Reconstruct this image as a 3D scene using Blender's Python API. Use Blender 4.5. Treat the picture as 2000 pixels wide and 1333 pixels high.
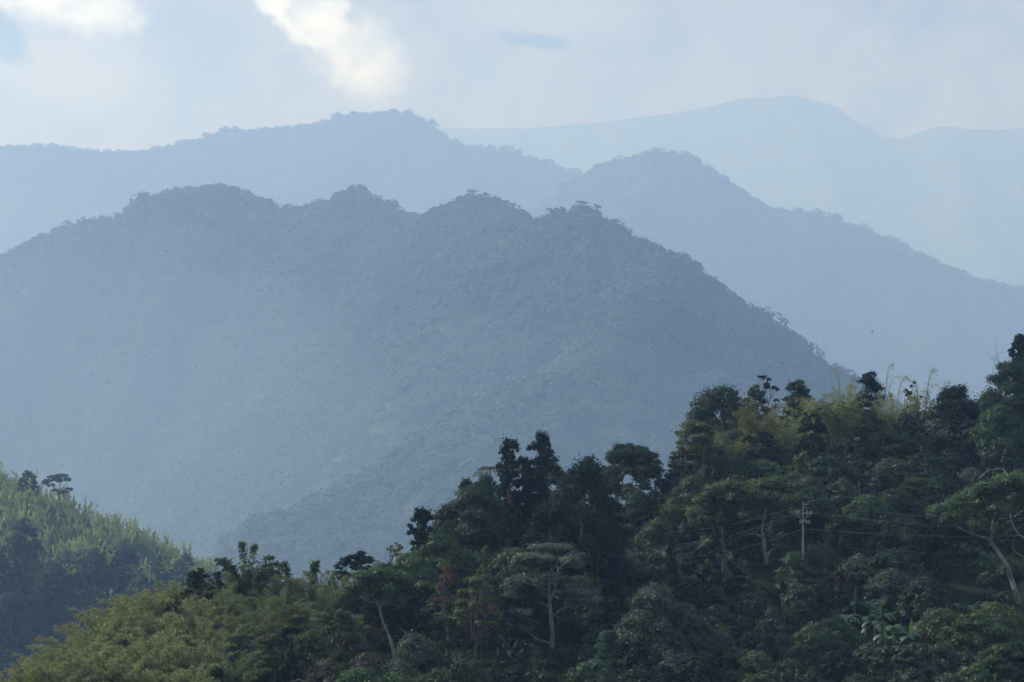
import bpy, math, random
import numpy as np
from mathutils import Vector

for o in list(bpy.data.objects):
    bpy.data.objects.remove(o)
scene = bpy.context.scene
COL = scene.collection
R = math.radians
K = 0.3 / 2000.0            # slope per photo pixel (120 mm lens on 36 mm)
HY = 1000.0                 # photo row of the eye level

# ------------------------------------------------------------------ camera
cd = bpy.data.cameras.new("camera")
cd.lens = 120.0
cd.sensor_width = 36.0
cd.shift_y = (HY - 666.5) / 2000.0
cd.clip_start = 1.0
cd.clip_end = 60000.0
cam = bpy.data.objects.new("camera", cd)
cam.rotation_euler = (R(90), 0, 0)
cam.location = (0, 0, 0)
COL.objects.link(cam)
scene.camera = cam

# ------------------------------------------------------------------ light
SUN_EL, SUN_AZ = R(38), R(-63)          # behind the mountains, left of the view axis
scene.view_settings.view_transform = 'Standard'
scene.view_settings.look = 'None'
scene.view_settings.gamma = 1.0
scene.view_settings.use_curve_mapping = False
scene.view_settings.exposure = 0.06
scene.cycles.volume_bounces = 3
scene.cycles.max_bounces = 6
scene.cycles.diffuse_bounces = 3
scene.cycles.transmission_bounces = 3
scene.cycles.glossy_bounces = 1

sd = bpy.data.lights.new("sun", 'SUN')
sd.energy = 5.0
sd.angle = R(3.0)
sd.color = (1.0, 0.99, 0.975)
sun = bpy.data.objects.new("sun", sd)
to_sun = Vector((math.sin(SUN_AZ) * math.cos(SUN_EL), math.cos(SUN_AZ) * math.cos(SUN_EL), math.sin(SUN_EL)))
sun.rotation_euler = (-to_sun).to_track_quat('-Z', 'Y').to_euler()
COL.objects.link(sun)


class NT:
    """small node-tree helper"""
    def __init__(self, tree):
        self.t = tree
        self.t.nodes.clear()

    def n(self, kind, **kw):
        nd = self.t.nodes.new(kind)
        for k, v in kw.items():
            if isinstance(k, str) and hasattr(nd, k):
                setattr(nd, k, v)
        return nd

    def l(self, a, b):
        self.t.links.new(a, b)

    def m(self, op, a, b=None, c=None, clamp=False):
        nd = self.t.nodes.new('ShaderNodeMath')
        nd.operation = op
        nd.use_clamp = clamp
        for i, v in enumerate((a, b, c)):
            if v is None:
                continue
            if isinstance(v, (int, float)):
                nd.inputs[i].default_value = v
            else:
                self.l(v, nd.inputs[i])
        return nd.outputs[0]

    def mix(self, f, a, b, mode='MIX'):
        nd = self.t.nodes.new('ShaderNodeMix')
        nd.data_type = 'RGBA'
        nd.blend_type = mode
        nd.clamp_factor = True
        for s, v in ((nd.inputs[0], f), (nd.inputs[6], a), (nd.inputs[7], b)):
            if isinstance(v, (int, float)):
                s.default_value = v
            elif isinstance(v, tuple):
                s.default_value = v if len(v) == 4 else (*v, 1)
            else:
                self.l(v, s)
        return nd.outputs[2]

    def smooth(self, v, lo, hi):
        nd = self.t.nodes.new('ShaderNodeMapRange')
        nd.interpolation_type = 'SMOOTHSTEP'
        nd.inputs[1].default_value = lo
        nd.inputs[2].default_value = hi
        nd.inputs[3].default_value = 0
        nd.inputs[4].default_value = 1
        self.l(v, nd.inputs[0])
        return nd.outputs[0]

    def noise(self, vec, scale, detail=6, rough=0.55, dist=0.0):
        nd = self.t.nodes.new('ShaderNodeTexNoise')
        nd.inputs['Scale'].default_value = scale
        nd.inputs['Detail'].default_value = detail
        nd.inputs['Roughness'].default_value = rough
        nd.inputs['Distortion'].default_value = dist
        if vec is not None:
            self.l(vec, nd.inputs['Vector'])
        return nd.outputs['Fac']


world = bpy.data.worlds.new("World")
scene.world = world
world.use_nodes = True
w = NT(world.node_tree)
sky = w.n('ShaderNodeTexSky', sky_type='NISHITA')
sky.sun_disc = False
sky.sun_elevation = SUN_EL
sky.sun_rotation = SUN_AZ
sky.altitude = 600
sky.dust_density = 2.0
tc = w.n('ShaderNodeTexCoord')
sep = w.n('ShaderNodeSeparateXYZ')
w.l(tc.outputs['Generated'], sep.inputs[0])
yy = w.m('MAXIMUM', sep.outputs[1], 0.04)
u = w.m('DIVIDE', sep.outputs[0], yy)
v = w.m('DIVIDE', sep.outputs[2], yy)
pu = w.m('DIVIDE', u, K * 1000)                    # 1 unit = 1000 photo pixels of sky
pv = w.m('DIVIDE', v, K * 1000)
cmb = w.n('ShaderNodeCombineXYZ')
w.l(pu, cmb.inputs[0]); w.l(pv, cmb.inputs[1])
uv = cmb.outputs[0]
nA = w.noise(uv, 3.2, 7, 0.56, 0.25)
nB = w.noise(uv, 9.0, 6, 0.6, 0.1)
nC = w.noise(uv, 24.0, 5, 0.6, 0.0)
warp = w.m('ADD', w.m('MULTIPLY', w.m('SUBTRACT', nA, 0.5), 3.2), w.m('ADD', w.m('MULTIPLY', w.m('SUBTRACT', nB, 0.5), 1.6), w.m('MULTIPLY', w.m('SUBTRACT', nC, 0.5), 0.7)))


def blob(px, py, rx, ry, tilt=0.0):
    """soft cloud opening round a direction, edge broken up by the cloud noise"""
    cx, cy = (px - 1000) / 1000.0, (HY - py) / 1000.0
    c, s = math.cos(tilt), math.sin(tilt)
    dx = w.m('SUBTRACT', pu, cx)
    dy = w.m('SUBTRACT', pv, cy)
    ax = w.m('ADD', w.m('MULTIPLY', dx, c * 1000 / rx), w.m('MULTIPLY', dy, s * 1000 / rx))
    ay = w.m('ADD', w.m('MULTIPLY', dx, -s * 1000 / ry), w.m('MULTIPLY', dy, c * 1000 / ry))
    d = w.m('SQRT', w.m('ADD', w.m('MULTIPLY', ax, ax), w.m('MULTIPLY', ay, ay)))
    return d


def gap(px, py, rx, ry, tilt, lo, hi, amt=1.0):
    d = blob(px, py, rx, ry, tilt)
    q = w.m('ADD', d, w.m('MULTIPLY', warp, amt))
    nd = w.smooth(q, lo, hi)
    return w.m('SUBTRACT', 1.0, nd)


g1 = gap(595, 30, 170, 80, -0.55, 0.6, 1.1)
g2 = gap(700, 115, 95, 78, -0.6, 0.3, 1.6)
g3 = gap(120, 5, 130, 52, -0.1, 0.3, 1.4)
bank = gap(400, 90, 130, 120, 0.6, 0.3, 1.5)
g4 = gap(130, 130, 150, 85, -0.2, 0.5, 1.4)
g5 = gap(1060, 20, 170, 60, 0.0, 0.2, 1.5)
dk = gap(1055, 82, 95, 22, -0.12, 0.55, 1.1, 0.8)
dk2 = gap(12, 75, 75, 42, -0.7, 0.5, 1.1, 1.1)
brt = w.m('MAXIMUM', w.m('MAXIMUM', g1, g2), g3)
brt = w.m('MULTIPLY', brt, w.m('ADD', 0.45, w.m('MULTIPLY', w.smooth(nB, 0.32, 0.6), 0.55)))
mid = w.m('MAXIMUM', w.m('MULTIPLY', g4, 0.55), w.m('MULTIPLY', g5, 0.4))
n3 = w.noise(tc.outputs['Generated'], 2.6, 6, 0.55, 0.2)
cover = w.smooth(n3, 0.25, 0.6)                    # broken cloud over the whole dome
lowc = w.smooth(v, 0.9, 0.12)
nd = w.n('ShaderNodeMapRange'); nd.interpolation_type = 'SMOOTHSTEP'
w.l(v, nd.inputs[0]); nd.inputs[1].default_value = 0.15; nd.inputs[2].default_value = 0.8
nd.inputs[3].default_value = 1.0; nd.inputs[4].default_value = 0.0
near_h = w.m('MULTIPLY', nd.outputs[0], w.m('GREATER_THAN', sep.outputs[1], 0.05))
cover = w.m('MAXIMUM', cover, near_h)
grey = w.mix(nA, (2.2, 2.3, 2.6), (4.2, 3.9, 4.0))
lowg = w.mix(w.smooth(nA, 0.35, 0.62), (1.0, 1.05, 1.2), (2.6, 2.5, 2.5))
grey = w.mix(w.m('MULTIPLY', w.smooth(w.m('MULTIPLY', v, -1.0), -0.3, -0.17), w.m('GREATER_THAN', sep.outputs[1], 0.05)), grey, lowg)
grey = w.mix(w.smooth(nB, 0.38, 0.62), grey, w.mix(0.5, grey, (4.4, 3.9, 4.2)))
grey = w.mix(w.m('MULTIPLY', bank, 0.7), grey, (1.3, 1.7, 2.2))
grey = w.mix(mid, grey, (6.2, 6.6, 7.6))
grey = w.mix(brt, grey, (13.5, 16.0, 20.5))
grey = w.mix(dk, grey, (0.2, 0.3, 0.5))
grey = w.mix(dk2, grey, (0.4, 0.6, 0.9))
dome = w.mix(n3, (3.6, 4.4, 6.0), (5.6, 6.4, 7.8))
grey = w.mix(near_h, dome, grey)
skyc = w.mix(cover, sky.outputs[0], grey)
bg = w.n('ShaderNodeBackground')
bg.inputs[1].default_value = 0.1
w.l(skyc, bg.inputs[0])
wo = w.n('ShaderNodeOutputWorld')
w.l(bg.outputs[0], wo.inputs[0])

# ------------------------------------------------------------------ helpers


def P(px, py, Y):
    return np.array([(px - 1000.0) * K * Y, Y, (HY - py) * K * Y])


def tag(o, label=None, cat=None, group=None, kind=None):
    if label: o['label'] = label
    if cat: o['category'] = cat
    if group: o['group'] = group
    if kind: o['kind'] = kind
    return o


def mesh_from(name, V, Q, tint=None, mats=(), smooth=False, midx=None):
    V = np.asarray(V, dtype=np.float32).reshape(-1, 3)
    Q = np.asarray(Q, dtype=np.int32).reshape(-1, 4)
    me = bpy.data.meshes.new(name)
    me.vertices.add(len(V))
    me.vertices.foreach_set('co', V.ravel())
    me.loops.add(Q.size)
    me.loops.foreach_set('vertex_index', Q.ravel())
    me.polygons.add(len(Q))
    me.polygons.foreach_set('loop_start', np.arange(0, Q.size, 4, dtype=np.int32))
    if midx is not None:
        me.polygons.foreach_set('material_index', np.asarray(midx, dtype=np.int32))
    me.update(calc_edges=True)
    if smooth:
        me.polygons.foreach_set('use_smooth', np.ones(len(Q), dtype=bool))
    if tint is not None:
        a = me.attributes.new('tint', 'FLOAT', 'POINT')
        a.data.foreach_set('value', np.asarray(tint, dtype=np.float32))
    for m in mats:
        me.materials.append(m)
    return me


def link(name, data, parent=None, loc=(0, 0, 0), rot=(0, 0, 0), scl=(1, 1, 1)):
    o = bpy.data.objects.new(name, data)
    COL.objects.link(o)
    o.location = loc
    o.rotation_euler = rot
    o.scale = scl
    if parent is not None:
        o.parent = parent
    return o


class Geo:
    def __init__(self):
        self.V, self.Q, self.T, self.n = [], [], [], 0

    def add(self, V, Q, T):
        self.V.append(V); self.Q.append(Q + self.n); self.T.append(T)
        self.n += len(V)

    def arrays(self):
        if not self.V:
            return np.zeros((0, 3)), np.zeros((0, 4), int), np.zeros(0)
        return np.concatenate(self.V), np.concatenate(self.Q), np.concatenate(self.T)

    def tube(self, pts, radii, sides=6, tint=0.5):
        pts = np.asarray(pts, float)
        n = len(pts)
        radii = np.interp(np.linspace(0, 1, n), np.linspace(0, 1, len(radii)), radii)
        d = np.gradient(pts, axis=0)
        d /= np.linalg.norm(d, axis=1)[:, None] + 1e-9
        ref = np.where(np.abs(d[:, 2:3]) > 0.9, np.array([[1.0, 0, 0]]), np.array([[0, 0, 1.0]]))
        a = np.cross(d, ref); a /= np.linalg.norm(a, axis=1)[:, None] + 1e-9
        b = np.cross(d, a)
        ang = np.linspace(0, 2 * np.pi, sides, endpoint=False)
        V = pts[:, None, :] + radii[:, None, None] * (a[:, None, :] * np.cos(ang)[None, :, None] + b[:, None, :] * np.sin(ang)[None, :, None])
        V = V.reshape(-1, 3)
        i = np.arange(n - 1)[:, None] * sides
        j = np.arange(sides)[None, :]
        j2 = (j + 1) % sides
        Q = np.stack([i + j, i + j2, i + sides + j2, i + sides + j], -1).reshape(-1, 4)
        self.add(V, Q, np.full(len(V), tint))

    def leaves(self, p, nrm, L, W, rng, axis=None):
        N = len(p)
        if N == 0:
            return
        nrm = nrm / (np.linalg.norm(nrm, axis=1)[:, None] + 1e-9)
        if axis is None:
            axis = rng.normal(size=(N, 3))
        t = axis - nrm * np.sum(axis * nrm, 1)[:, None]
        t /= np.linalg.norm(t, axis=1)[:, None] + 1e-9
        b = np.cross(nrm, t)
        L = np.broadcast_to(L, (N,))[:, None]
        W = np.broadcast_to(W, (N,))[:, None]
        k = rng.uniform(-0.25, 0.25, (N, 1))
        V = np.stack([p - t * L, p + b * W + t * L * k, p + t * L, p - b * W + t * L * k], 1).reshape(-1, 3)
        Q = np.arange(4 * N).reshape(N, 4)
        T = np.repeat(rng.uniform(0, 1, N), 4)
        self.add(V, Q, T)

    def clump(self, rng, c, r, rz, n, size, up=0.6, asp=0.6, low=0.25):
        """one leafy clump: sprays of leaves gathered round twig ends, uneven outline"""
        m = max(4, int(n / 20))
        d = rng.normal(size=(m, 3))
        d /= np.linalg.norm(d, axis=1)[:, None]
        flip = (d[:, 2] < 0) & (rng.uniform(size=m) > low)
        d[flip, 2] *= -1
        sc = np.array([r, r, rz])
        cen = d * sc * rng.uniform(0.35, 1.12, (m, 1)) ** 0.6
        k = rng.integers(0, m, n)
        loc = rng.normal(size=(n, 3)) * (sc * 0.2 + 0.05) * rng.uniform(0.5, 1.3, (m, 1))[k]
        p = np.asarray(c) + cen[k] + loc
        q = loc / (np.linalg.norm(loc, axis=1)[:, None] + 1e-6)
        nr = d[k] * np.array([1, 1, r / max(rz, 0.05) * 0.6]) * 0.7 + q * 0.5 + np.array([0, 0, up]) + rng.normal(size=(n, 3)) * 0.4
        s = size * rng.uniform(0.55, 1.2, n)
        self.leaves(p, nr, s, s * asp, rng)


def curve(a, b, n=6, bend=(0, 0, 0)):
    a, b, bend = np.asarray(a, float), np.asarray(b, float), np.asarray(bend, float)
    t = np.linspace(0, 1, n)[:, None]
    return a + (b - a) * t + bend * (4 * t * (1 - t))


def smooth_path(pts, n=14, rng=None, jit=0.0):
    pts = np.asarray(pts, float)
    if len(pts) == 2:
        out = curve(pts[0], pts[1], n)
    else:
        d = np.r_[0, np.cumsum(np.linalg.norm(np.diff(pts, axis=0), axis=1))]
        t = np.linspace(0, d[-1], n)
        out = np.stack([np.interp(t, d, pts[:, i]) for i in range(3)], 1)
        out[1:-1] = 0.25 * out[:-2] + 0.5 * out[1:-1] + 0.25 * out[2:]
    if rng is not None and jit:
        out[1:-1] += rng.normal(size=out[1:-1].shape) * jit
    return out


# value-noise fbm for the terrain
_rs = np.random.RandomState(7)
_tab = _rs.rand(256, 256)


def vnoise(x, y):
    xi, yi = np.floor(x).astype(int), np.floor(y).astype(int)
    fx, fy = x - xi, y - yi
    fx = fx * fx * (3 - 2 * fx); fy = fy * fy * (3 - 2 * fy)
    g = lambda i, j: _tab[i % 256, j % 256]
    return (g(xi, yi) * (1 - fx) * (1 - fy) + g(xi + 1, yi) * fx * (1 - fy) + g(xi, yi + 1) * (1 - fx) * fy + g(xi + 1, yi + 1) * fx * fy) - 0.5


def fbm(x, y, s, o=4):
    r, a = 0, 1.0
    for i in range(o):
        r = r + a * vnoise(x / s + 17.3 * i, y / s + 5.1 * i)
        s *= 0.5; a *= 0.5
    return r


# ------------------------------------------------------------------ materials


def foliage(name, col, col2=None, transl=0.35, gloss=0.02, var=0.3):
    """leaf material: colour varies leaf by leaf and plant by plant"""
    m = bpy.data.materials.new(name)
    m.use_nodes = True
    t = NT(m.node_tree)
    at = t.n('ShaderNodeAttribute'); at.attribute_name = 'tint'
    oi = t.n('ShaderNodeObjectInfo')
    col2 = col2 or tuple(c * k for c, k in zip(col, (1.5, 1.35, 1.2)))
    c = t.mix(at.outputs['Fac'], col, col2)
    hs = t.n('ShaderNodeHueSaturation')
    t.l(c, hs.inputs['Color'])
    t.l(t.m('ADD', t.m('MULTIPLY', oi.outputs['Random'], 0.024), 0.488), hs.inputs['Hue'])
    t.l(t.m('ADD', t.m('MULTIPLY', oi.outputs['Random'], var), 1 - var * 0.5), hs.inputs['Value'])
    df = t.n('ShaderNodeBsdfDiffuse'); t.l(hs.outputs[0], df.inputs[0])
    tr = t.n('ShaderNodeBsdfTranslucent')
    tcol = t.mix(1.0, hs.outputs[0], (1.15, 1.25, 0.6), 'MULTIPLY')
    t.l(tcol, tr.inputs[0])
    ms = t.n('ShaderNodeMixShader'); ms.inputs[0].default_value = transl
    t.l(df.outputs[0], ms.inputs[1]); t.l(tr.outputs[0], ms.inputs[2])
    gl = t.n('ShaderNodeBsdfGlossy'); gl.inputs['Roughness'].default_value = 0.5
    gl.inputs[0].default_value = (0.8, 0.85, 0.85, 1)
    m2 = t.n('ShaderNodeMixShader'); m2.inputs[0].default_value = gloss
    t.l(ms.outputs[0], m2.inputs[1]); t.l(gl.outputs[0], m2.inputs[2])
    out = t.n('ShaderNodeOutputMaterial')
    t.l(m2.outputs[0], out.inputs[0])
    return m


def solid(name, col, col2, scale=2.0, rough=0.9):
    m = bpy.data.materials.new(name)
    m.use_nodes = True
    t = NT(m.node_tree)
    tcn = t.n('ShaderNodeTexCoord')
    f = t.smooth(t.noise(tcn.outputs['Object'], scale, 6, 0.6), 0.3, 0.7)
    b = t.n('ShaderNodeBsdfPrincipled')
    t.l(t.mix(f, col, col2), b.inputs['Base Color'])
    b.inputs['Roughness'].default_value = rough
    out = t.n('ShaderNodeOutputMaterial')
    t.l(b.outputs[0], out.inputs[0])
    return m


M = {
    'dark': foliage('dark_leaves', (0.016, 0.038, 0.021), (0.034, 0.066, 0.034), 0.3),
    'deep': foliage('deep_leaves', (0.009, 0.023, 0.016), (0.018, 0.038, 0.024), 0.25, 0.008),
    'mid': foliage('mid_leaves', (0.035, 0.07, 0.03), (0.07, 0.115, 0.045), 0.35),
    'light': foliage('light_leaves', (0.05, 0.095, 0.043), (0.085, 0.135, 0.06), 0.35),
    'olive': foliage('olive_leaves', (0.055, 0.078, 0.036), (0.095, 0.118, 0.055), 0.35),
    'yellow': foliage('yellow_green_leaves', (0.07, 0.1, 0.035), (0.115, 0.145, 0.055), 0.35),
    'bamboo': foliage('bamboo_leaves', (0.165, 0.19, 0.1), (0.25, 0.265, 0.15), 0.4, 0.02),
    'bambmid': foliage('dull_bamboo_leaves', (0.095, 0.125, 0.07), (0.155, 0.18, 0.105), 0.4, 0.02),
    'gold': foliage('gold_bamboo_leaves', (0.105, 0.122, 0.062), (0.16, 0.172, 0.092), 0.45, 0.02),
    'bgreen': foliage('green_bamboo_leaves', (0.05, 0.09, 0.04), (0.09, 0.14, 0.06), 0.4),
    'grey': foliage('grey_green_leaves', (0.045, 0.07, 0.05), (0.08, 0.108, 0.076), 0.3, 0.02),
    'silver': foliage('silver_green_leaves', (0.065, 0.095, 0.072), (0.115, 0.145, 0.11), 0.3, 0.03),
    'teal': foliage('blue_green_leaves', (0.03, 0.09, 0.055), (0.06, 0.14, 0.09), 0.35),
    'orange': foliage('orange_leaves', (0.11, 0.065, 0.028), (0.19, 0.105, 0.045), 0.35),
    'rust': foliage('rust_leaves', (0.06, 0.042, 0.035), (0.095, 0.062, 0.048), 0.3),
    'brown': foliage('brown_leaves', (0.055, 0.062, 0.04), (0.095, 0.095, 0.058), 0.3),
    'banana': foliage('banana_leaves', (0.03, 0.07, 0.038), (0.055, 0.11, 0.056), 0.3, 0.04),
    'newleaf': foliage('young_banana_leaves', (0.06, 0.12, 0.035), (0.09, 0.16, 0.05), 0.4, 0.03),
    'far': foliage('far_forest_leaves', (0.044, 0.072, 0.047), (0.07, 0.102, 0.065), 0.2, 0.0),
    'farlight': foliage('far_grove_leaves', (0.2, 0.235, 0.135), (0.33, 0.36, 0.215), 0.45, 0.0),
    'grove': foliage('sunlit_grove_leaves', (0.075, 0.105, 0.06), (0.12, 0.155, 0.09), 0.35, 0.0),  # sunlit tone of the spurs put into the leaf colour
    'bark': solid('brown_bark', (0.07, 0.06, 0.05), (0.13, 0.115, 0.1), 1.2),
    'pale': solid('pale_bark', (0.14, 0.135, 0.12), (0.27, 0.26, 0.24), 1.0),
    'culm': solid('bamboo_culm', (0.13, 0.13, 0.06), (0.2, 0.19, 0.09), 1.5),
    'concrete': solid('pole_concrete', (0.28, 0.275, 0.26), (0.36, 0.355, 0.34), 0.8),
    'steel': solid('galvanised_steel', (0.45, 0.46, 0.47), (0.55, 0.56, 0.57), 3.0, 0.6),
    'porcelain': solid('insulator_porcelain', (0.6, 0.6, 0.58), (0.7, 0.7, 0.68), 3.0, 0.3),
    'wire': solid('wire_aluminium', (0.2, 0.2, 0.2), (0.28, 0.28, 0.28), 3.0, 0.6),
    'feather': solid('dark_feathers', (0.015, 0.015, 0.02), (0.03, 0.03, 0.035), 8.0),
}


def ground_mat(name, a, b, c, s1, s2):
    m = bpy.data.materials.new(name)
    m.use_nodes = True
    t = NT(m.node_tree)
    g = t.n('ShaderNodeNewGeometry')
    f1 = t.smooth(t.noise(g.outputs['Position'], s1, 5, 0.6), 0.35, 0.65)
    f2 = t.smooth(t.noise(g.outputs['Position'], s2, 5, 0.6), 0.4, 0.7)
    col = t.mix(f2, t.mix(f1, a, b), c)
    d = t.n('ShaderNodeBsdfDiffuse')
    t.l(col, d.inputs[0])
    o = t.n('ShaderNodeOutputMaterial')
    t.l(d.outputs[0], o.inputs[0])
    return m


MG_near = ground_mat('hillside_soil', (0.012, 0.022, 0.012), (0.02, 0.032, 0.016), (0.03, 0.032, 0.02), 0.15, 0.05)
MG_far = ground_mat('forested_slope', (0.03, 0.05, 0.026), (0.05, 0.075, 0.038), (0.09, 0.11, 0.055), 0.02, 0.006)

# ------------------------------------------------------------------ terrain


def grid_mesh(name, X, Yv, Z, mat):
    ny, nx = X.shape
    V = np.stack([X, Yv, Z], -1).reshape(-1, 3)
    i = np.arange(ny - 1)[:, None] * nx
    j = np.arange(nx - 1)[None, :]
    Q = np.stack([i + j, i + j + 1, i + nx + j + 1, i + nx + j], -1).reshape(-1, 4)
    me = mesh_from(name, V, Q, None, (mat,), True)
    o = link(name, me)
    o['kind'] = 'structure'
    return o


# valley floor: one sheet reaching past the farthest ridge
VZ = -125.0
xs = np.linspace(-7300, 7300, 60); ys = np.linspace(-180, 21900, 80)
Xg, Yg = np.meshgrid(xs, ys)
grid_mesh('ground', Xg, Yg, np.full_like(Xg, VZ), MG_far)

# near hillside
U = 0.72                    # its depth scale: the slope stands 250 to 440 m off
_cpx = [-900, -300, 0, 200, 400, 640, 760, 900, 1000, 1100, 1200, 1300, 1400, 1500, 1700, 1900, 2000, 2300, 3000]
_cpy = [1560, 1440, 1372, 1300, 1215, 1205, 1150, 1062, 1012, 985, 1020, 1010, 890, 862, 858, 868, 815, 740, 700]
_cY = [360, 385, 402, 422, 450, 470, 490, 510, 520, 530, 540, 550, 570, 580, 590, 600, 610, 620, 640]
_cY = [c * U for c in _cY]
_fpx = [-900, 0, 640, 1200, 2000, 3000]
_fY = [f * U for f in (300, 345, 390, 425, 445, 450)]


def ground_near(x, Y, rough=True):
    x = np.asarray(x, float); Y = np.asarray(Y, float)
    px = x / (K * np.maximum(Y, 180)) + 1000
    Yc = np.interp(px, _cpx, _cY)
    zc = (HY - np.interp(px, _cpx, _cpy)) * K * Yc
    Yf = np.interp(px, _fpx, _fY)
    zf = np.minimum(-27.5 * U, zc - 2)
    s = np.clip((Y - Yf) / (Yc - Yf), 0, 1)
    z = zf + (zc - zf) * (0.8 * s + 0.2 * s * s * (3 - 2 * s))
    back = np.maximum(Y - Yc, 0)
    z = z - back * 0.42 * np.clip(back / 30, 0.1, 1)
    front = np.maximum(Yf - Y, 0)
    fz = zf - front * 0.3
    cz = -2.2 - 0.36 * np.maximum(Y, 0)
    z = np.where(Y < Yf, np.maximum(fz, cz), z)
    if rough:
        z = z + fbm(x, Y, 25, 3) * 1.4 * np.clip((Y - 60) / 100, 0, 1)
    return np.maximum(z, VZ - 0.5)


xs = np.linspace(-330, 330, 221); ys = np.linspace(-60, 960, 341)
Xg, Yg = np.meshgrid(xs, ys)
grid_mesh('near_hillside', Xg, Yg, ground_near(Xg, Yg), MG_near)


def ridge_field(X, Yv, lines, k, base, nz, ns, power=1.0):
    Z = np.full(X.shape, base, float)
    mind = np.full(X.shape, 1e9)
    for ln in lines:
        kk = ln.get('k', k)
        pts = np.array([P(*p) for p in ln['pts']])
        for a, b in zip(pts[:-1], pts[1:]):
            d = b[:2] - a[:2]
            t = np.clip(((X - a[0]) * d[0] + (Yv - a[1]) * d[1]) / (d @ d), 0, 1)
            dist = np.hypot(X - a[0] - t * d[0], Yv - a[1] - t * d[1])
            zz = a[2] + t * (b[2] - a[2]) - kk * dist ** power * np.clip(0.35 + dist / 160, 0.35, 1)
            Z = np.maximum(Z, zz)
            mind = np.minimum(mind, dist)
    nz = nz * np.clip(mind / (ns * 0.8), 0.12, 1)
    h = np.clip((Z - base) / 60, 0, 1)
    return Z + fbm(X, Yv, ns, 5) * nz * h


def L(Yd, pts, f=None, **kw):
    f = f or (lambda y: y)
    kw['pts'] = [(p[0], p[1], f(p[2] if len(p) > 2 else Yd)) for p in pts]
    return kw


FA = lambda y: 13000 + (y - 8000) * 1.6
FB = lambda y: 11500 + (y - 7300) * 1.6
FC = lambda y: 20000 + (y - 10600) * 1.9
mid_lines = [
    # main ridge: the left end stands farther back than the right
    L(0, [(-700, 860, 6200), (-350, 700, 6200), (-150, 605, 6200), (0, 530, 6200), (60, 480, 6200), (140, 446, 6200), (240, 430, 6200), (300, 392, 6200),
          (360, 373, 6200), (430, 366, 6200), (490, 388, 6180), (520, 412, 6150), (560, 420, 6120), (640, 404, 6080), (690, 378, 6040), (740, 408, 6000),
          (800, 427, 5900), (830, 438, 5800), (870, 412, 5650), (930, 401, 5400), (1000, 423, 5150), (1040, 447, 5050), (1090, 424, 4950), (1140, 422, 4870),
          (1190, 446, 4830), (1230, 474, 4800), (1290, 494, 4780), (1360, 538, 4760), (1420, 588, 4740), (1480, 629, 4720), (1540, 678, 4700), (1600, 721, 4680),
          (1670, 755, 4660), (1760, 812, 4640), (1850, 882, 4620), (2000, 972, 4600), (2200, 1062, 4600)]),
    L(0, [(1140, 424, 4870), (1040, 482, 4860), (960, 527, 4870), (900, 577, 4900), (830, 627, 4960), (760, 687, 5040),
          (700, 727, 5120), (640, 797, 5220), (580, 867, 5320), (530, 937, 5400), (480, 1017, 5480), (440, 1097, 5550)], k=1.1),
    L(0, [(1290, 497, 4780), (1240, 600, 4560), (1190, 690, 4340), (1120, 745, 4100), (1050, 765, 3980)], k=0.85),
    L(0, [(960, 800, 3980), (1050, 755, 4000), (1120, 728, 4020), (1200, 758, 4000), (1280, 800, 3970), (1340, 842, 3940), (1420, 910, 3900), (1500, 1000, 3850)], k=0.6),
    L(0, [(430, 370, 6200), (380, 450, 6100), (340, 525, 6010), (310, 585, 5960), (280, 685, 5840), (230, 805, 5720), (180, 905, 5610), (120, 1005, 5500)], k=1.1),
    L(0, [(690, 382, 6040), (650, 480, 5920), (620, 560, 5830), (560, 660, 5720), (500, 760, 5620)], k=1.1),
    L(0, [(930, 404, 5400), (880, 490, 5300), (810, 570, 5220)]),
    L(0, [(1420, 590, 4740), (1400, 660, 4590), (1390, 730, 4440), (1410, 820, 4280)]),
    L(0, [(140, 448, 6200), (90, 540, 6080), (40, 640, 5960), (-40, 760, 5800)], k=1.1),
]
A_lines = [L(8000, f=FA, pts=[(-900, 380), (-300, 315), (0, 290), (100, 292), (230, 306), (300, 299), (380, 277), (430, 264), (480, 259), (540, 256),
                    (600, 247), (660, 235), (690, 227), (740, 223), (800, 228), (830, 252), (860, 276), (920, 291), (990, 294),
                    (1030, 312), (1110, 334), (1200, 370), (1300, 430), (1450, 520)]),
           L(0, f=FA, pts=[(740, 223, 8000), (640, 330, 7750), (560, 420, 7500), (470, 520, 7250)]),
           L(0, f=FA, pts=[(430, 264, 8000), (330, 360, 7750), (250, 460, 7500)]),
           L(0, f=FA, pts=[(860, 276, 8000), (900, 360, 7750), (930, 440, 7500)]),
           L(0, f=FA, pts=[(100, 292, 8000), (40, 390, 7750), (-40, 500, 7500)])]
B_lines = [L(7300, f=FB, pts=[(820, 540), (900, 485), (1000, 435), (1090, 390), (1140, 350), (1180, 325), (1230, 316), (1290, 302), (1340, 313), (1380, 338),
                    (1420, 362), (1460, 388), (1500, 407), (1540, 411), (1580, 411), (1620, 428), (1680, 449), (1740, 478),
                    (1800, 503), (1850, 528), (1900, 550), (1960, 562), (2010, 568), (2300, 650), (2700, 800)]),
           L(0, f=FB, pts=[(1290, 302, 7300), (1220, 400, 7080), (1140, 500, 6850)]),
           L(0, f=FB, pts=[(1580, 411, 7300), (1540, 500, 7080), (1500, 600, 6850), (1480, 700, 6650)]),
           L(0, f=FB, pts=[(1850, 528, 7300), (1800, 620, 7050), (1780, 720, 6800)])]
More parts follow.
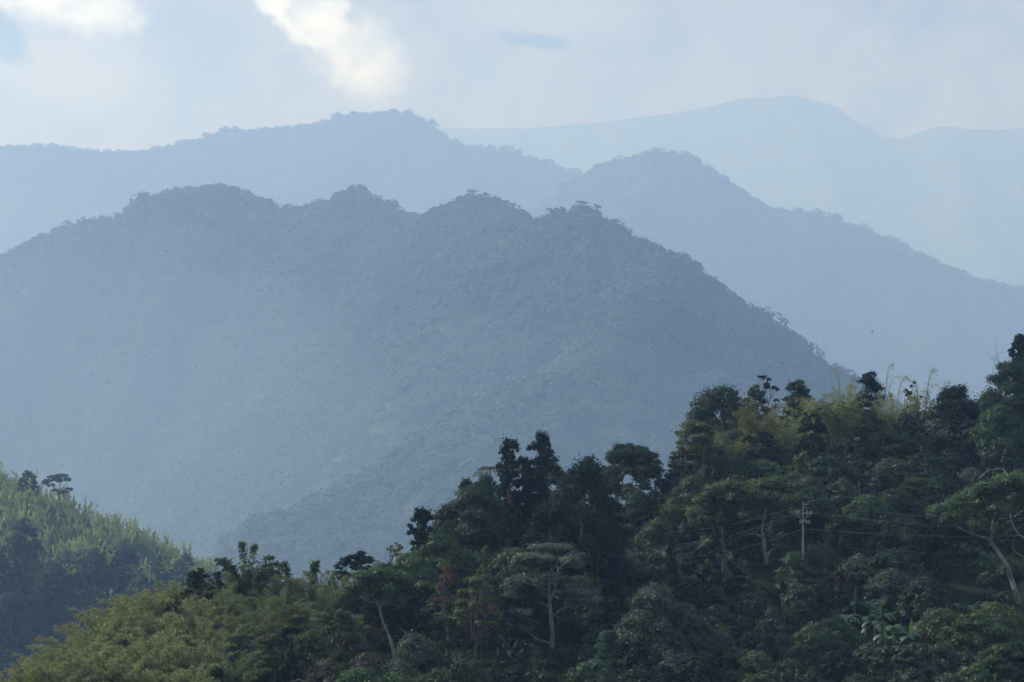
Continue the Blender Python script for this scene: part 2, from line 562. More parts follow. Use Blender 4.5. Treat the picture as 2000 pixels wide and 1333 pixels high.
C_lines = [L(10600, f=FC, pts=[(300, 330), (700, 290), (860, 252), (1000, 247), (1200, 238), (1350, 217), (1450, 193), (1550, 187), (1620, 202), (1680, 237),
                    (1710, 262), (1760, 266), (1800, 251), (1840, 241), (1890, 248), (1950, 251), (2000, 247), (2300, 230), (2800, 300)]),
           L(0, f=FC, pts=[(1550, 187, 10600), (1600, 300, 10200), (1640, 420, 9800)]),
           L(0, f=FC, pts=[(1840, 241, 10600), (1880, 340, 10200), (1900, 450, 9800)])]
left_lines = [L(0, [(-700, 700, 1330), (-400, 790, 1320), (-200, 868, 1300), (0, 960, 1280), (60, 985, 1275), (120, 1015, 1270), (185, 1068, 1255), (232, 1112, 1245), (272, 1160, 1235),
                    (308, 1210, 1225), (352, 1275, 1210), (425, 1350, 1190), (640, 1420, 1160)], k=0.62),
              L(0, [(0, 960, 1280), (-60, 1060, 1200), (-100, 1180, 1120), (-120, 1330, 1040)], k=0.62),
              L(0, [(200, 1068, 1255), (190, 1140, 1200), (170, 1230, 1140), (150, 1330, 1080), (130, 1440, 1010)], k=0.62)]

TERR = {}


def terrain(name, lines, x0, x1, y0, y1, step, k, base, nz, ns):
    xs = np.arange(x0, x1 + step, step); ys = np.arange(y0, y1 + step, step)
    X, Yv = np.meshgrid(xs, ys)
    Z = ridge_field(X, Yv, lines, k, base, nz, ns)
    TERR[name] = (xs, ys, Z)
    return grid_mesh(name, X, Yv, Z, MG_far)


def tz(name, x, y):
    xs, ys, Z = TERR[name]
    fx = np.clip((x - xs[0]) / (xs[1] - xs[0]), 0, len(xs) - 1.001)
    fy = np.clip((y - ys[0]) / (ys[1] - ys[0]), 0, len(ys) - 1.001)
    i = fx.astype(int); j = fy.astype(int)
    a = fx - i; b = fy - j
    return Z[j, i] * (1 - a) * (1 - b) + Z[j, i + 1] * a * (1 - b) + Z[j + 1, i] * (1 - a) * b + Z[j + 1, i + 1] * a * b


terrain('mountain', mid_lines, -2000, 1500, 3600, 7100, 16, 0.95, VZ - 1, 60, 260)
terrain('left_far_mountain', A_lines, -3800, 2000, 11400, 14400, 26, 0.8, VZ - 1, 100, 560)
terrain('right_far_mountain', B_lines, -800, 3800, 10000, 13000, 26, 0.78, VZ - 1, 100, 500)
terrain('distant_mountain', C_lines, -3800, 7000, 17300, 21600, 46, 0.68, VZ - 1, 190, 800)
terrain('left_hill', left_lines, -520, 130, 930, 1560, 6, 0.8, VZ - 1, 7, 60)
for nm in ('mountain', 'left_far_mountain', 'right_far_mountain', 'distant_mountain', 'left_hill'):
    pass

# ------------------------------------------------------------------ far woods (uncountable): one object per slope


def instance_merge(name, protos, pos, scl, rotz, rng, mat, lean=None):
    """many plants merged into one mesh object"""
    Vs, Qs, Ts = [], [], []
    n = 0
    which = rng.integers(0, len(protos), len(pos))
    for k, (V, Q, T) in enumerate(protos):
        sel = np.where(which == k)[0]
        if len(sel) == 0:
            continue
        c, s = np.cos(rotz[sel])[:, None], np.sin(rotz[sel])[:, None]
        sc = scl[sel]
        x = V[None, :, 0] * sc[:, 0:1]; y = V[None, :, 1] * sc[:, 0:1]; z = V[None, :, 2] * sc[:, 1:2]
        X, Yv, Zv = x * c - y * s, x * s + y * c, z
        if lean is not None:                        # crowns lean out of the slope
            ez = lean[sel]
            ex = np.stack([ez[:, 2], np.zeros(len(sel)), -ez[:, 0]], 1)
            ex /= np.linalg.norm(ex, axis=1)[:, None]
            ey = np.cross(ez, ex)
            X, Yv, Zv = (X * ex[:, i:i + 1] + Yv * ey[:, i:i + 1] + Zv * ez[:, i:i + 1] for i in range(3))
        X = X + pos[sel, 0:1]
        Yv = Yv + pos[sel, 1:2]
        Zv = Zv + pos[sel, 2:3]
        VV = np.stack([X, Yv, Zv], -1).reshape(-1, 3)
        QQ = (Q[None] + (np.arange(len(sel)) * len(V))[:, None, None]).reshape(-1, 4) + n
        off = rng.uniform(-0.12, 0.12, (len(sel), 1)) + (fbm(pos[sel, 0], pos[sel, 1], 190, 4) * 0.9)[:, None]
        TT = np.clip(T[None] * 0.4 + 0.3 + off, 0, 1).ravel()
        Vs.append(VV); Qs.append(QQ); Ts.append(TT); n += len(VV)
    me = mesh_from(name, np.concatenate(Vs), np.concatenate(Qs), np.concatenate(Ts), (mat,))
    return link(name, me)


def crown_proto(seed, n, lobes, size, low=0.1):
    """compact crown for far woods, unit height"""
    rng = np.random.default_rng(seed)
    g = Geo()
    for _ in range(lobes):
        c = rng.normal(size=3) * np.array([0.26, 0.26, 0.1]) + np.array([0, 0, 0.5])
        r, rz = rng.uniform(0.3, 0.5), rng.uniform(0.3, 0.46)
        m = n // lobes
        d = rng.normal(size=(m, 3)); d /= np.linalg.norm(d, axis=1)[:, None]
        flip = (d[:, 2] < -0.2) & (rng.uniform(size=m) > low)
        d[flip, 2] *= -1
        p = c + d * np.array([r, r, rz]) * rng.uniform(0.8, 1.04, (m, 1))
        s = size * rng.uniform(0.6, 1.2, m)
        g.leaves(p, d * 0.8 + rng.normal(size=(m, 3)) * 0.2 + np.array([0, 0, 0.75]), s, s * 0.75, rng)
    return g.arrays()


def plume_proto(seed, n, spread=0.28):
    """pointed bamboo plume, unit height"""
    rng = np.random.default_rng(seed)
    g = Geo()
    for _ in range(4):
        a = rng.uniform(0, 6.28); o = np.array([math.cos(a), math.sin(a), 0]) * rng.uniform(0.05, spread)
        m = n // 4
        t = rng.uniform(0.15, 1.0, m)
        h = rng.uniform(0.75, 1.0)
        p = np.outer(t ** 1.8, o) * 1.6 + np.outer(t * h, [0, 0, 1.0]) + rng.normal(size=(m, 3)) * (0.07 * (1.05 - t))[:, None]
        p[:, 2] -= 0.16 * t ** 5
        axis = np.array([0, 0, 1.0]) + rng.normal(size=(m, 3)) * 0.45
        nr = rng.normal(size=(m, 3)) + np.array([0, 0, 0.3])
        g.leaves(p, nr, rng.uniform(0.06, 0.12, m), rng.uniform(0.02, 0.04, m), rng, axis)
    return g.arrays()


def in_front(name, x, y, step=40.0, reach=4):
    """True where the slope is not hidden behind a higher crest towards the camera"""
    z = tz(name, x, y)
    ok = np.ones(len(x), bool)
    sl = (z + 14) / y
    for k in range(1, 26):
        f = 1 - k * step / y
        zz = tz(name, x * f, y * f)
        inside = (y * f > TERR[name][1][0])
        ok &= ~((zz / (y * f) > sl) & inside)
    return ok


def scatter(name, tname, n, seed, h, mat, protos, xr=0.185, zlo=None, keep=None, wscale=(0.9, 1.3), crest=None, slope=0.0):
    rng = np.random.default_rng(seed)
    xs, ys, Z = TERR[tname]
    x = rng.uniform(xs[0], xs[-1], n * 4); y = rng.uniform(ys[0], ys[-1], n * 4)
    z = tz(tname, x, y)
    ok = (np.abs(x / y) < xr) & (z > (zlo if zlo is not None else VZ + 12))
    x, y, z = x[ok], y[ok], z[ok]
    ok = in_front(tname, x, y)
    x, y, z = x[ok], y[ok], z[ok]
    if keep is not None:
        ok = keep(x, y, z, rng)
        x, y, z = x[ok], y[ok], z[ok]
    x, y, z = x[:n], y[:n], z[:n]
    if crest is not None:                           # close row of trees along the ridge line
        cx, cy = [], []
        for ln in crest:
            pts = np.array([P(*p) for p in ln['pts']])
            for a, b in zip(pts[:-1], pts[1:]):
                m = max(2, int(np.hypot(*(b - a)[:2]) / (h[0] * 0.5)))
                cx.append(np.linspace(a[0], b[0], m)); cy.append(np.linspace(a[1], b[1], m))
        cx = np.concatenate(cx); cy = np.concatenate(cy)
        cx = cx + rng.normal(size=len(cx)) * h[0] * 0.5; cy = cy + rng.normal(size=len(cx)) * h[0] * 1.0
        ok = np.abs(cx / cy) < xr
        x = np.r_[x, cx[ok]]; y = np.r_[y, cy[ok]]; z = tz(tname, x, y)
    hh = rng.uniform(h[0], h[1], len(x)) * rng.choice([0.8, 1, 1, 1, 1.4, 1.75], len(x))
    if crest is not None:
        k = int(ok.sum())
        hh[-k:] *= rng.choice([0.5, 0.7, 0.9, 1.0, 1.15, 1.4], k)
    scl = np.stack([hh * rng.uniform(wscale[0], wscale[1], len(x)), hh], 1)
    ln = None
    if slope:
        e = 12.0
        nx = -(tz(tname, x + e, y) - tz(tname, x - e, y)) / (2 * e); ny = -(tz(tname, x, y + e) - tz(tname, x, y - e)) / (2 * e)
        ln = np.stack([nx * slope, ny * slope, np.ones(len(x))], 1)
        ln /= np.linalg.norm(ln, axis=1)[:, None]
    o = instance_merge(name, protos, np.stack([x, y, z - hh * 0.3], 1), scl, rng.uniform(0, 6.28, len(x)), rng, mat, ln)
    o['kind'] = 'stuff'
    print(name, len(x))
    return o


far_protos = [crown_proto(s, 72, 4, 0.17) for s in range(5)]
tag(scatter('mountain_forest', 'mountain', 27000, 1, (8.5, 14), M['far'], far_protos, crest=mid_lines[:1], slope=0.75), 'hazy blue forest covering the big mountain in the middle', 'forest')
tag(scatter('high_ridge_forest', 'left_far_mountain', 9000, 2, (13, 21), M['far'], far_protos, crest=A_lines[:1], slope=0.75), 'pale hazy forest on the high ridge behind the big mountain', 'forest')
tag(scatter('long_ridge_forest', 'right_far_mountain', 9000, 3, (12, 20), M['far'], far_protos, crest=B_lines[:1], slope=0.75), 'pale hazy forest on the long ridge running down to the right', 'forest')

def near_lines(lines, dmax):
    def f(x, y, z, r):
        m = np.full(len(x), 1e9)
        for ln in lines:
            pts = np.array([P(*p) for p in ln['pts']])
            for a, b in zip(pts[:-1], pts[1:]):
                d = b[:2] - a[:2]
                t = np.clip(((x - a[0]) * d[0] + (y - a[1]) * d[1]) / (d @ d), 0, 1)
                m = np.minimum(m, np.hypot(x - a[0] - t * d[0], y - a[1] - t * d[1]))
        return (m < dmax * r.uniform(0.4, 1.0, len(x))) & (fbm(x, y, 260, 3) > -0.02)
    return f


tag(scatter('sunlit_grove', 'mountain', 5000, 9, (8, 13), M['grove'], far_protos, keep=near_lines([mid_lines[1], mid_lines[3], mid_lines[4]], 120), slope=0.75),
    'groves in pale sunlit colour along the spurs of the big mountain', 'grove')  # paler leaf colour gives the spur crests their sunlit look

plumes = [plume_proto(s, 90) for s in range(5)]
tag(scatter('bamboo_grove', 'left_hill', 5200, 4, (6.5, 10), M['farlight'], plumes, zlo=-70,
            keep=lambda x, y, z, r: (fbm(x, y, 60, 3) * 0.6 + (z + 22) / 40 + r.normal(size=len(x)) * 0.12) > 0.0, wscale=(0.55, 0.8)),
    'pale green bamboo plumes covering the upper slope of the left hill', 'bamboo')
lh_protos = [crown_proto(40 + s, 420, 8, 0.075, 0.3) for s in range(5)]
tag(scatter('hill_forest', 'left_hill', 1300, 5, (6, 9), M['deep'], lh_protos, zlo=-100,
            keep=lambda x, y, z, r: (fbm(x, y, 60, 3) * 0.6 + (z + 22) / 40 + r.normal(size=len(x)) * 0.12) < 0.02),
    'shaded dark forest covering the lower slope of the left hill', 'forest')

# ------------------------------------------------------------------ near vegetation builders


def crown_of(kind, rng, W, H, leaf, dens):
    """crown clumps and trunk of one tree of width W and height H (metres), base at the origin"""
    c, t = Geo(), Geo()
    R_ = W / 2
    spots = []                                      # clump centre, radius, vertical radius
    if kind == 'broad':
        base = H * rng.uniform(0.16, 0.28)
        n = int(rng.integers(16, 22))
        for i in range(n):
            a = i * 2.4 + rng.uniform(-0.5, 0.5)
            rr = math.sqrt((i + 0.3) / n)
            r = R_ * rng.uniform(0.24, 0.4)
            ztop = H - (H - base) * 0.62 * rr ** 1.7 * rng.uniform(0.8, 1.2)
            spots.append((math.cos(a) * rr * (R_ - r * 0.6), math.sin(a) * rr * (R_ - r * 0.6), ztop - r * 0.65, r, r * 0.65))
        for i in range(10):
            a = rng.uniform(0, 6.28); r = R_ * 0.32
            spots.append((math.cos(a) * R_ * 0.55, math.sin(a) * R_ * 0.55, base + (H - base) * rng.uniform(0.1, 0.4), r, r * 0.7))
    elif kind == 'dome':
        base = H * 0.12
        n = int(30 + W)
        for i in range(n):
            f = ((i + 0.5) / n)
            z = base + (H - base) * (1 - f) ** 1.0 * 0.97
            prof = math.sqrt(max(0.02, 1 - ((z - base) / (H - base)) ** 1.9))
            a = i * 2.4 + rng.uniform(-0.4, 0.4)
            r = R_ * rng.uniform(0.17, 0.3)
            rr = max(0, R_ * prof - r * 0.55)
            spots.append((math.cos(a) * rr, math.sin(a) * rr, z, r, r * 0.95))
    elif kind == 'cone':
        base = H * 0.08
        n = 34
        for i in range(n):
            f = (i + 0.5) / n
            z = base + (H - base) * f
            a = i * 2.4
            r = R_ * (0.34 * (1 - f) + 0.12)
            rr = max(0, R_ * (1 - f ** 1.25) * rng.uniform(0.75, 1.05) - r * 0.6)
            spots.append((math.cos(a) * rr, math.sin(a) * rr, z, r, r * 1.2))
    elif kind == 'tuft':
        base = H * 0.25
        q = 0.6 * U + 0.06 * W
        for i in range(22):                         # branch lobes ending in bunches of tufts
            f = 1 - ((i + 0.5) / 22) ** 0.9
            a = i * 2.4 + rng.uniform(-0.6, 0.6)
            ln = R_ * rng.uniform(0.45, 1.0) * (1 - 0.3 * f ** 4) * (0.6 if i < 2 else 1)
            z0 = base + (H - base) * f * 0.97
            for k in range(5):
                s_ = rng.uniform(0.35, 1.0)
                r = rng.uniform(0.32, 0.62) * q
                spots.append((math.cos(a) * ln * s_ + rng.normal() * 0.4 * q, math.sin(a) * ln * s_ + rng.normal() * 0.4 * q, z0 + 0.25 * ln * s_ - 0.4 + rng.normal() * 0.45 * q, r, r * 0.85))
        for i in range(14):
            r = rng.uniform(0.45, 0.75) * q
            spots.append((rng.normal() * 0.3, rng.normal() * 0.3, base + (H - base) * (i + 0.5) / 15, r, r * 1.1))
        spots.append((0, 0, H - 0.8 * U, 0.9 * U, 0.8 * U))
    elif kind == 'layer':
        base = H * rng.uniform(0.4, 0.5)
        n = int(rng.integers(32, 40))
        for i in range(n):
            a = i * 2.4 + rng.uniform(-0.6, 0.6)
            f = (i + 0.5) / n
            rr = math.sqrt(f) * R_ * 0.9 * rng.uniform(0.85, 1.08)
            z = H - (H - base) * (f ** 1.3) * rng.uniform(0.55, 1.0) - 0.3
            r = R_ * rng.uniform(0.13, 0.26)
            spots.append((math.cos(a) * rr, math.sin(a) * rr, z + rng.normal() * 0.03 * H, r, r * rng.uniform(0.28, 0.5)))
    elif kind == 'fine':
        base = H * 0.3
        n = 90
        for i in range(n):
            a = i * 2.4 + rng.uniform(-0.5, 0.5)
            f = (i + 0.5) / n
            rr = math.sqrt(f) * R_ * 0.93
            z = H - (H - base) * 0.8 * (f ** 1.5) - 0.4 - abs(rng.normal()) * 0.9
            r = R_ * rng.uniform(0.13, 0.2)
            spots.append((math.cos(a) * rr, math.sin(a) * rr, z, r, r * 0.55))
    elif kind == 'bush':
        n = int(14 + W)
        for i in range(n):
            a = i * 2.4 + rng.uniform(-0.4, 0.4)
            f = (i + 0.5) / n
            r = R_ * rng.uniform(0.24, 0.42)
            rr = max(0, math.sqrt(f) * R_ - r * 0.5)
            z = H * (0.95 - 0.75 * f ** 1.6 * rng.uniform(0.7, 1.1)) - r * 0.6
            spots.append((math.cos(a) * rr, math.sin(a) * rr, max(z, 0.2), r, r * 0.75))
    elif kind == 'open':                            # thin leafy tree, twigs show
        base = H * 0.3
        for i in range(26):
            a = rng.uniform(0, 6.28); f = rng.uniform(0, 1)
            rr = R_ * math.sqrt(rng.uniform(0, 1)) * (0.5 + 0.5 * math.sin(2.6 * f + 0.3))
            z = base + (H - base) * f - 0.3
            r = R_ * rng.uniform(0.12, 0.2)
            spots.append((math.cos(a) * rr, math.sin(a) * rr, z, r, r * 0.6))
    S = np.array(spots)
    # crown leaves
    for x, y, z, r, rz in S:
        area = 2.6 * math.pi * r * (0.5 * r + 0.5 * rz) * 2
        n = int(area * dens / (2 * leaf * leaf * 0.6)) + 6
        c.clump(rng, (x, y, z), r, rz, min(n, 900), leaf, 0.7 if kind in ('layer', 'fine') else 0.5, 0.6,
                0.6 if kind in ('dome', 'cone', 'tuft', 'bush') else 0.25)
    # trunk and limbs
    tr = max(0.1, 0.022 * H)
    if kind in ('cone', 'tuft', 'dome'):
        top = np.array([rng.normal() * 0.2, rng.normal() * 0.2, H * 0.93])
        path = smooth_path([(0, 0, -0.8), (rng.normal() * 0.15, rng.normal() * 0.15, H * 0.5), top], 10)
        t.tube(path, [tr * 1.2, tr, tr * 0.25], 7)
        for x, y, z, r, rz in S[::2]:
            zz = max(0.3, z - math.hypot(x, y) * 0.3)
            t.tube(curve((0, 0, zz), (x, y, z), 5, (0, 0, -0.1)), [tr * 0.3, tr * 0.1], 4)
    elif kind == 'bush':
        for i in range(5):
            x, y, z = S[rng.integers(0, len(S)), :3]
            t.tube(curve((rng.normal() * 0.15, rng.normal() * 0.15, -0.5), (x, y, z), 6, (0, 0, 0.3)), [tr * 0.6, tr * 0.15], 5)
    else:
        fork = np.array([rng.normal() * 0.05 * W, rng.normal() * 0.05 * W, base * rng.uniform(0.75, 1.0)])
        t.tube(smooth_path([(0, 0, -0.8), fork * np.array([0.3, 0.3, 0.5]) + rng.normal(size=3) * 0.12, fork], 8), [tr * 1.25, tr * 0.85], 8)
        nl = 5
        ends = []
        for i in range(nl):
            a = i * 6.28 / nl + rng.uniform(-0.4, 0.4)
            e = fork + np.array([math.cos(a) * R_ * 0.48, math.sin(a) * R_ * 0.48, (H - fork[2]) * rng.uniform(0.3, 0.5)])
            t.tube(curve(fork, e, 7, (0, 0, -0.06 * H) + rng.normal(size=3) * 0.15), [tr * 0.7, tr * 0.35], 6)
            ends.append(e)
        ends = np.array(ends + [fork])
        for x, y, z, r, rz in S:
            q = np.array([x, y, z])
            j = np.argmin(np.linalg.norm(ends - q, axis=1) + np.maximum(0, ends[:, 2] - z) * 2)
            t.tube(curve(ends[j], q, 5, rng.normal(size=3) * 0.12), [tr * 0.3, tr * 0.1], 4)
    return t, c


def bamboo_geo(rng, W, H, culms=18, leaf=(0.34, 0.075), per=120, droop=0.3, spread=1.0, start=0.25, fan=None, tuftw=0.42):
    c, t = Geo(), Geo()
    for i in range(culms):
        a = i * 2.4 + rng.uniform(-0.4, 0.4) if fan is None else fan[i % len(fan)][0]
        h = H * (rng.uniform(0.55, 1.06) if fan is None else fan[i % len(fan)][2])
        o = np.array([math.cos(a), math.sin(a), 0.0])
        out = W / 2 * spread * (math.sqrt((i + 0.5) / culms) * rng.uniform(0.7, 1.05) if fan is None else fan[i % len(fan)][1])
        b = o * rng.uniform(0.1, 0.2) * W * 0.5
        k = np.linspace(0, 1, 9)
        dr = droop * rng.uniform(0.6, 1.3)
        path = b + np.outer(k ** 2.0, o) * out + np.outer(k * (1 + dr * 0.5) - dr * k ** 4 * 0.9, [0, 0, 1.0]) * h
        sc = h / path[:, 2].max()
        path[:, 2] *= sc
        path[0, 2] = -0.4
        t.tube(path, [0.045, 0.03, 0.008], 4)
        m = int(per * rng.uniform(0.8, 1.2))
        s = rng.uniform(start, 1.0, m)
        p = np.stack([np.interp(s, k, path[:, d]) for d in range(3)], 1)
        sp = 0.08 + tuftw * np.sin(np.clip((s - start) / (1 - start), 0, 1) * 2.7 + 0.25) * (W / 9 + 0.25)
        p += rng.normal(size=(m, 3)) * sp[:, None] * np.array([0.6, 0.6, 0.45])
        p[:, 2] = np.maximum(p[:, 2], 0.1)
        axis = o * 0.8 + np.array([0, 0, -0.5]) + rng.normal(size=(m, 3)) * 0.55
        nr = np.array([0, 0, 0.7]) + rng.normal(size=(m, 3)) * 0.6
        c.leaves(p, nr, leaf[0] * rng.uniform(0.6, 1.3, m), leaf[1] * rng.uniform(0.7, 1.3, m), rng, axis)
    return t, c


def two_meshes(t, c, bark, leafm, tn='trunk', cn='crown'):
    V, Q, T = t.arrays()
    tm = mesh_from(tn, V, Q, T, (M[bark],), True) if len(V) else None
    V, Q, T = c.arrays()
    cm = mesh_from(cn, V, Q, T, (M[leafm],)) if len(V) else None
    return tm, cm


def thing(name, label, cat, loc, rot=(0, 0, 0), scl=(1, 1, 1), group=None):
    o = bpy.data.objects.new(name, None)
    COL.objects.link(o)
    o.location = loc; o.rotation_euler = rot; o.scale = scl
    o.empty_display_size = 0.5
    tag(o, label, cat, group)
    return o


def put(name, label, cat, parts, loc, rotz=0.0, scl=(1, 1, 1), group=None):
    root = thing(name, label, cat, loc, (0, 0, rotz), scl, group)
    for pn, me in parts:
        if me is not None:
            link(pn, me, root)
    return root


def dup(root, loc, rotz, scl, label, group):
    r = root.copy(); COL.objects.link(r)
    r.location = loc; r.rotation_euler = (0, 0, rotz); r.scale = scl
    r['label'] = label
    if group: r['group'] = group
    for ch in list(root.children):
        c = ch.copy(); COL.objects.link(c); c.parent = r
    return r


def top_place(px, py, Hh, ymin=330 * U, ymax=640 * U):
    """point on the near hillside where a plant of height Hh shows its top at (px, py)"""
    Hh = Hh * U
    Ys = np.arange(ymin, ymax, 0.75)
    x = (px - 1000) * K * Ys
    h = (HY - py) * K * Ys - ground_near(x, Ys)
    crest = np.interp(px, _cpx, _cY)
    ok = np.where((h <= Hh) & (Ys <= crest + 8))[0]
    i = ok[0] if len(ok) else np.argmin(np.where(Ys <= crest + 3, h, 1e9))
    Y = Ys[i]
    return np.array([x[i], Y, (HY - py) * K * Y - h[i]]), float(h[i]), Y


def base_place(px, py, ymin=330 * U, ymax=640 * U):
    Ys = np.arange(ymin, ymax, 0.5)
    x = (px - 1000) * K * Ys
    g = ground_near(x, Ys)
    ok = np.where(g >= (HY - py) * K * Ys)[0]
    i = ok[0] if len(ok) else len(Ys) - 1
    return np.array([x[i], Ys[i], g[i]]), Ys[i]


LAND = []        # (px, py, short name) of things that labels can refer to


def tree(kind, px, py, wpx, Hh, leafm, label, name='tree', bark='bark', leaf=0.21, dens=1.5, cat='tree', seed=None, short=None, group=None, hmax=1.5):
    loc, h, Y = top_place(px, py, Hh)
    if h > Hh * U * 1.6:
        print('tall', label, round(h, 1), Hh)
    rng = np.random.default_rng(int(px * 31 + py) if seed is None else seed)
    W = wpx * K * Y
    t, c = crown_of(kind, rng, W, max(h, 1.2), leaf * U, dens)
    tn = 'stems' if kind == 'bush' else 'trunk'
    tm, cm = two_meshes(t, c, bark, leafm, tn)
    o = put(name, label, cat, [(tn, tm), ('crown', cm)], loc, 0, group=group)
    if short:
        LAND.append((px, py + 0.3 * wpx, short))
    return o


def pad_tree(label, base, lines, pads, leafm, bark='pale', leaf=0.24, dens=1.6, seed=1, short=None, extra=0.6, Yd=None, rscale=1.0, gnd=None, cat='tree', up=0.8):
    """tree with a trunk and limbs one can see: skeleton and foliage pads at their real places"""
    rng = np.random.default_rng(seed)
    if Yd is None:
        loc, Y = base_place(*base)
    else:
        Y = Yd if gnd else Yd * U
        q = P(base[0], base[1], Y)
        loc = np.array([q[0], Y, gnd(q[0], Y) if gnd else q[2]])
    s = K * Y
    if gnd is None:
        leaf *= U; rscale *= U
    b = np.array(base, float)
    zoff = (HY - base[1]) * s - loc[2]              # the seen base may stand a little above the soil
    xs_ = [p[0] for p in pads]
    half = (max(xs_) - min(xs_)) / 2 * s + 1
    t, c = Geo(), Geo()
    skel = []
    tilt = {}
    for li, (pts, r0, r1) in enumerate(lines):
        pp = []
        for k, (x, y) in enumerate(pts):
            key = (x, y)
            if key not in tilt:
                far = math.hypot(x - b[0], y - b[1]) * s
                tilt[key] = (0 if far < 0.5 else rng.normal() * 0.18 * min(far, half)) * (0.4 if li == 0 else 1)
            pp.append(((x - b[0]) * s, tilt[key], (b[1] - y) * s + zoff))
        if li == 0:
            pp.insert(0, (pp[0][0], 0, -0.6))
        path = smooth_path(pp, max(8, 3 * len(pp)))
        t.tube(path, [r0 * rscale, r1 * rscale], 8)
        skel.append(path)
    S = np.concatenate([p[len(p) // 2:] if i == 0 else p for i, p in enumerate(skel)])
    allp = list(pads)
    for i in range(int(len(pads) * extra)):
        p = pads[rng.integers(0, len(pads))]
        allp.append((p[0] + rng.normal() * 8, p[1] + abs(rng.normal()) * 5, p[2] * 0.9, p[3]))
    for i, (x, y, rx, rz) in enumerate(allp):
        q = np.array([(x - b[0]) * s, rng.uniform(-0.75, 0.75) * half if i >= len(pads) else rng.uniform(-0.45, 0.45) * half, (b[1] - y) * s + zoff])
        r, z = rx * s, rz * s
        n = int(2.6 * math.pi * r * (r + z) * dens / (2 * leaf * leaf * 0.6)) + 8
        c.clump(rng, q, r, z, min(n, 800), leaf, up, 0.6, 0.3)
        j = np.argmin(np.linalg.norm(S - q, axis=1) + np.maximum(0, S[:, 2] - q[2]) * 1.5)
        t.tube(curve(S[j], q, 6, (0, 0, -0.12) + rng.normal(size=3) * 0.12), [0.055, 0.02], 4)
    tm, cm = two_meshes(t, c, bark, leafm)
    if short:
        LAND.append((np.mean(xs_), np.mean([p[1] for p in pads]), short))
    return put('tree', label, cat, [('trunk', tm), ('crown', cm)], loc)


def bamboo(px, py, wpx, Hh, leafm, label, seed=None, name='bamboo_clump', cat='bamboo', short=None, group=None, **kw):
    loc, h, Y = top_place(px, py, Hh)
    rng = np.random.default_rng(int(px * 17 + py) if seed is None else seed)
    lf = kw.pop('leaf', (0.34, 0.075))
    t, c = bamboo_geo(rng, wpx * K * Y, max(h, 1.5), leaf=(lf[0] * U, lf[1] * U), **kw)
    tm, cm = two_meshes(t, c, 'culm', leafm, 'culms', 'foliage')
    if short:
        LAND.append((px, py + 30, short))
    return put(name, label, cat, [('culms', tm), ('foliage', cm)], loc, 0, group=group)


def bare(label, name, base, lines, Yd=None, bark='pale', cat='branch', seed=3, twigs=0, gnd=None):
    rng = np.random.default_rng(seed)
    if Yd is None:
        loc, Y = base_place(*base)
    else:
        Y = Yd if gnd else Yd * U
        q = P(base[0], base[1], Y)
        loc = np.array([q[0], Y, gnd(q[0], Y) if gnd else q[2]])
    s = K * Y
    zoff = (HY - base[1]) * s - loc[2]
    t = Geo()
    for pts, r0, r1 in lines:
        pp = [((x - base[0]) * s, rng.normal() * 0.2, (base[1] - y) * s + zoff) for x, y in pts]
        if pts[0] == base:
            pp.insert(0, (0, 0, -0.6))
        path = smooth_path(pp, max(8, 3 * len(pp)))
        f = 1.0 if gnd else U
        t.tube(path, [r0 * f, r1 * f], 6)
        for _ in range(twigs):
            k = rng.integers(len(path) // 3, len(path))
            t.tube(curve(path[k], path[k] + rng.normal(size=3) * np.array([1, 1, 0.7]) + np.array([0, 0, 0.6]), 4), [r1 * 0.8, r1 * 0.3], 4)
    V, Q, T = t.arrays()
    o = link(name, mesh_from(name, V, Q, T, (M[bark],), True), None, loc)
    tag(o, label, cat)
    return o


# ------------------------------------------------------------------ near hillside: the plants one can tell apart
# dark trees on the hill crest, left to right
tree('broad', 331, 1146, 30, 5, 'deep', 'small dark bushy tree sticking out at the edge of the bamboo slope', leaf=0.2)
tree('dome', 338, 1172, 58, 8, 'deep', 'dark rounded tree standing alone in the middle of the olive bamboo', short='the lone dark tree in the bamboo')
tree('layer', 384, 1114, 78, 10, 'deep', 'broad dark tree on the crest left of the tall arching bamboo', short='the dark crest tree left of the arching bamboo', leaf=0.22)
tree('open', 424, 1112, 44, 8, 'deep', 'thin dark tree with gaps in its crown touching the arching bamboo', leaf=0.22)
bamboo(487, 1062, 120, 12, 'bgreen', 'tall dark green bamboo clump with five arching plumes on the crest', culms=22, per=170, droop=0.55, start=0.2,
       fan=[(3.1, 0.95, 0.82), (3.3, 0.7, 0.75), (2.6, 0.15, 1.0), (1.2, 0.25, 0.97), (0.1, 0.6, 0.85), (-0.15, 1.0, 0.78), (0.4, 0.9, 0.7), (-1.5, 0.3, 0.7), (3.0, 0.45, 0.6), (0.2, 0.35, 0.65)],
       short='the tall arching bamboo', leaf=(0.36, 0.1))
bamboo(569, 1100, 30, 9, 'bgreen', 'single bamboo plume leaning left beside the tall arching bamboo', culms=4, per=150, droop=0.6, start=0.2, fan=[(3.0, 1.0, 1.0), (3.4, 0.8, 0.9), (2.7, 0.6, 0.8)], leaf=(0.36, 0.1))
bamboo(603, 1098, 34, 9, 'bgreen', 'single bamboo plume bending right over the low saddle', culms=5, per=170, droop=0.6, start=0.2, fan=[(0.1, 1.0, 1.0), (-0.3, 0.7, 0.95), (0.4, 0.5, 0.8)], leaf=(0.36, 0.1))
tree('layer', 700, 1080, 112, 9, 'deep', 'wide umbrella shaped dark tree on the crest right of the bamboo saddle', short='the dark umbrella tree', leaf=0.22, dens=1.8)
tree('open', 772, 1056, 42, 9, 'yellow', 'thin yellowish tree on the outline below the dark tufted tree', leaf=0.22)
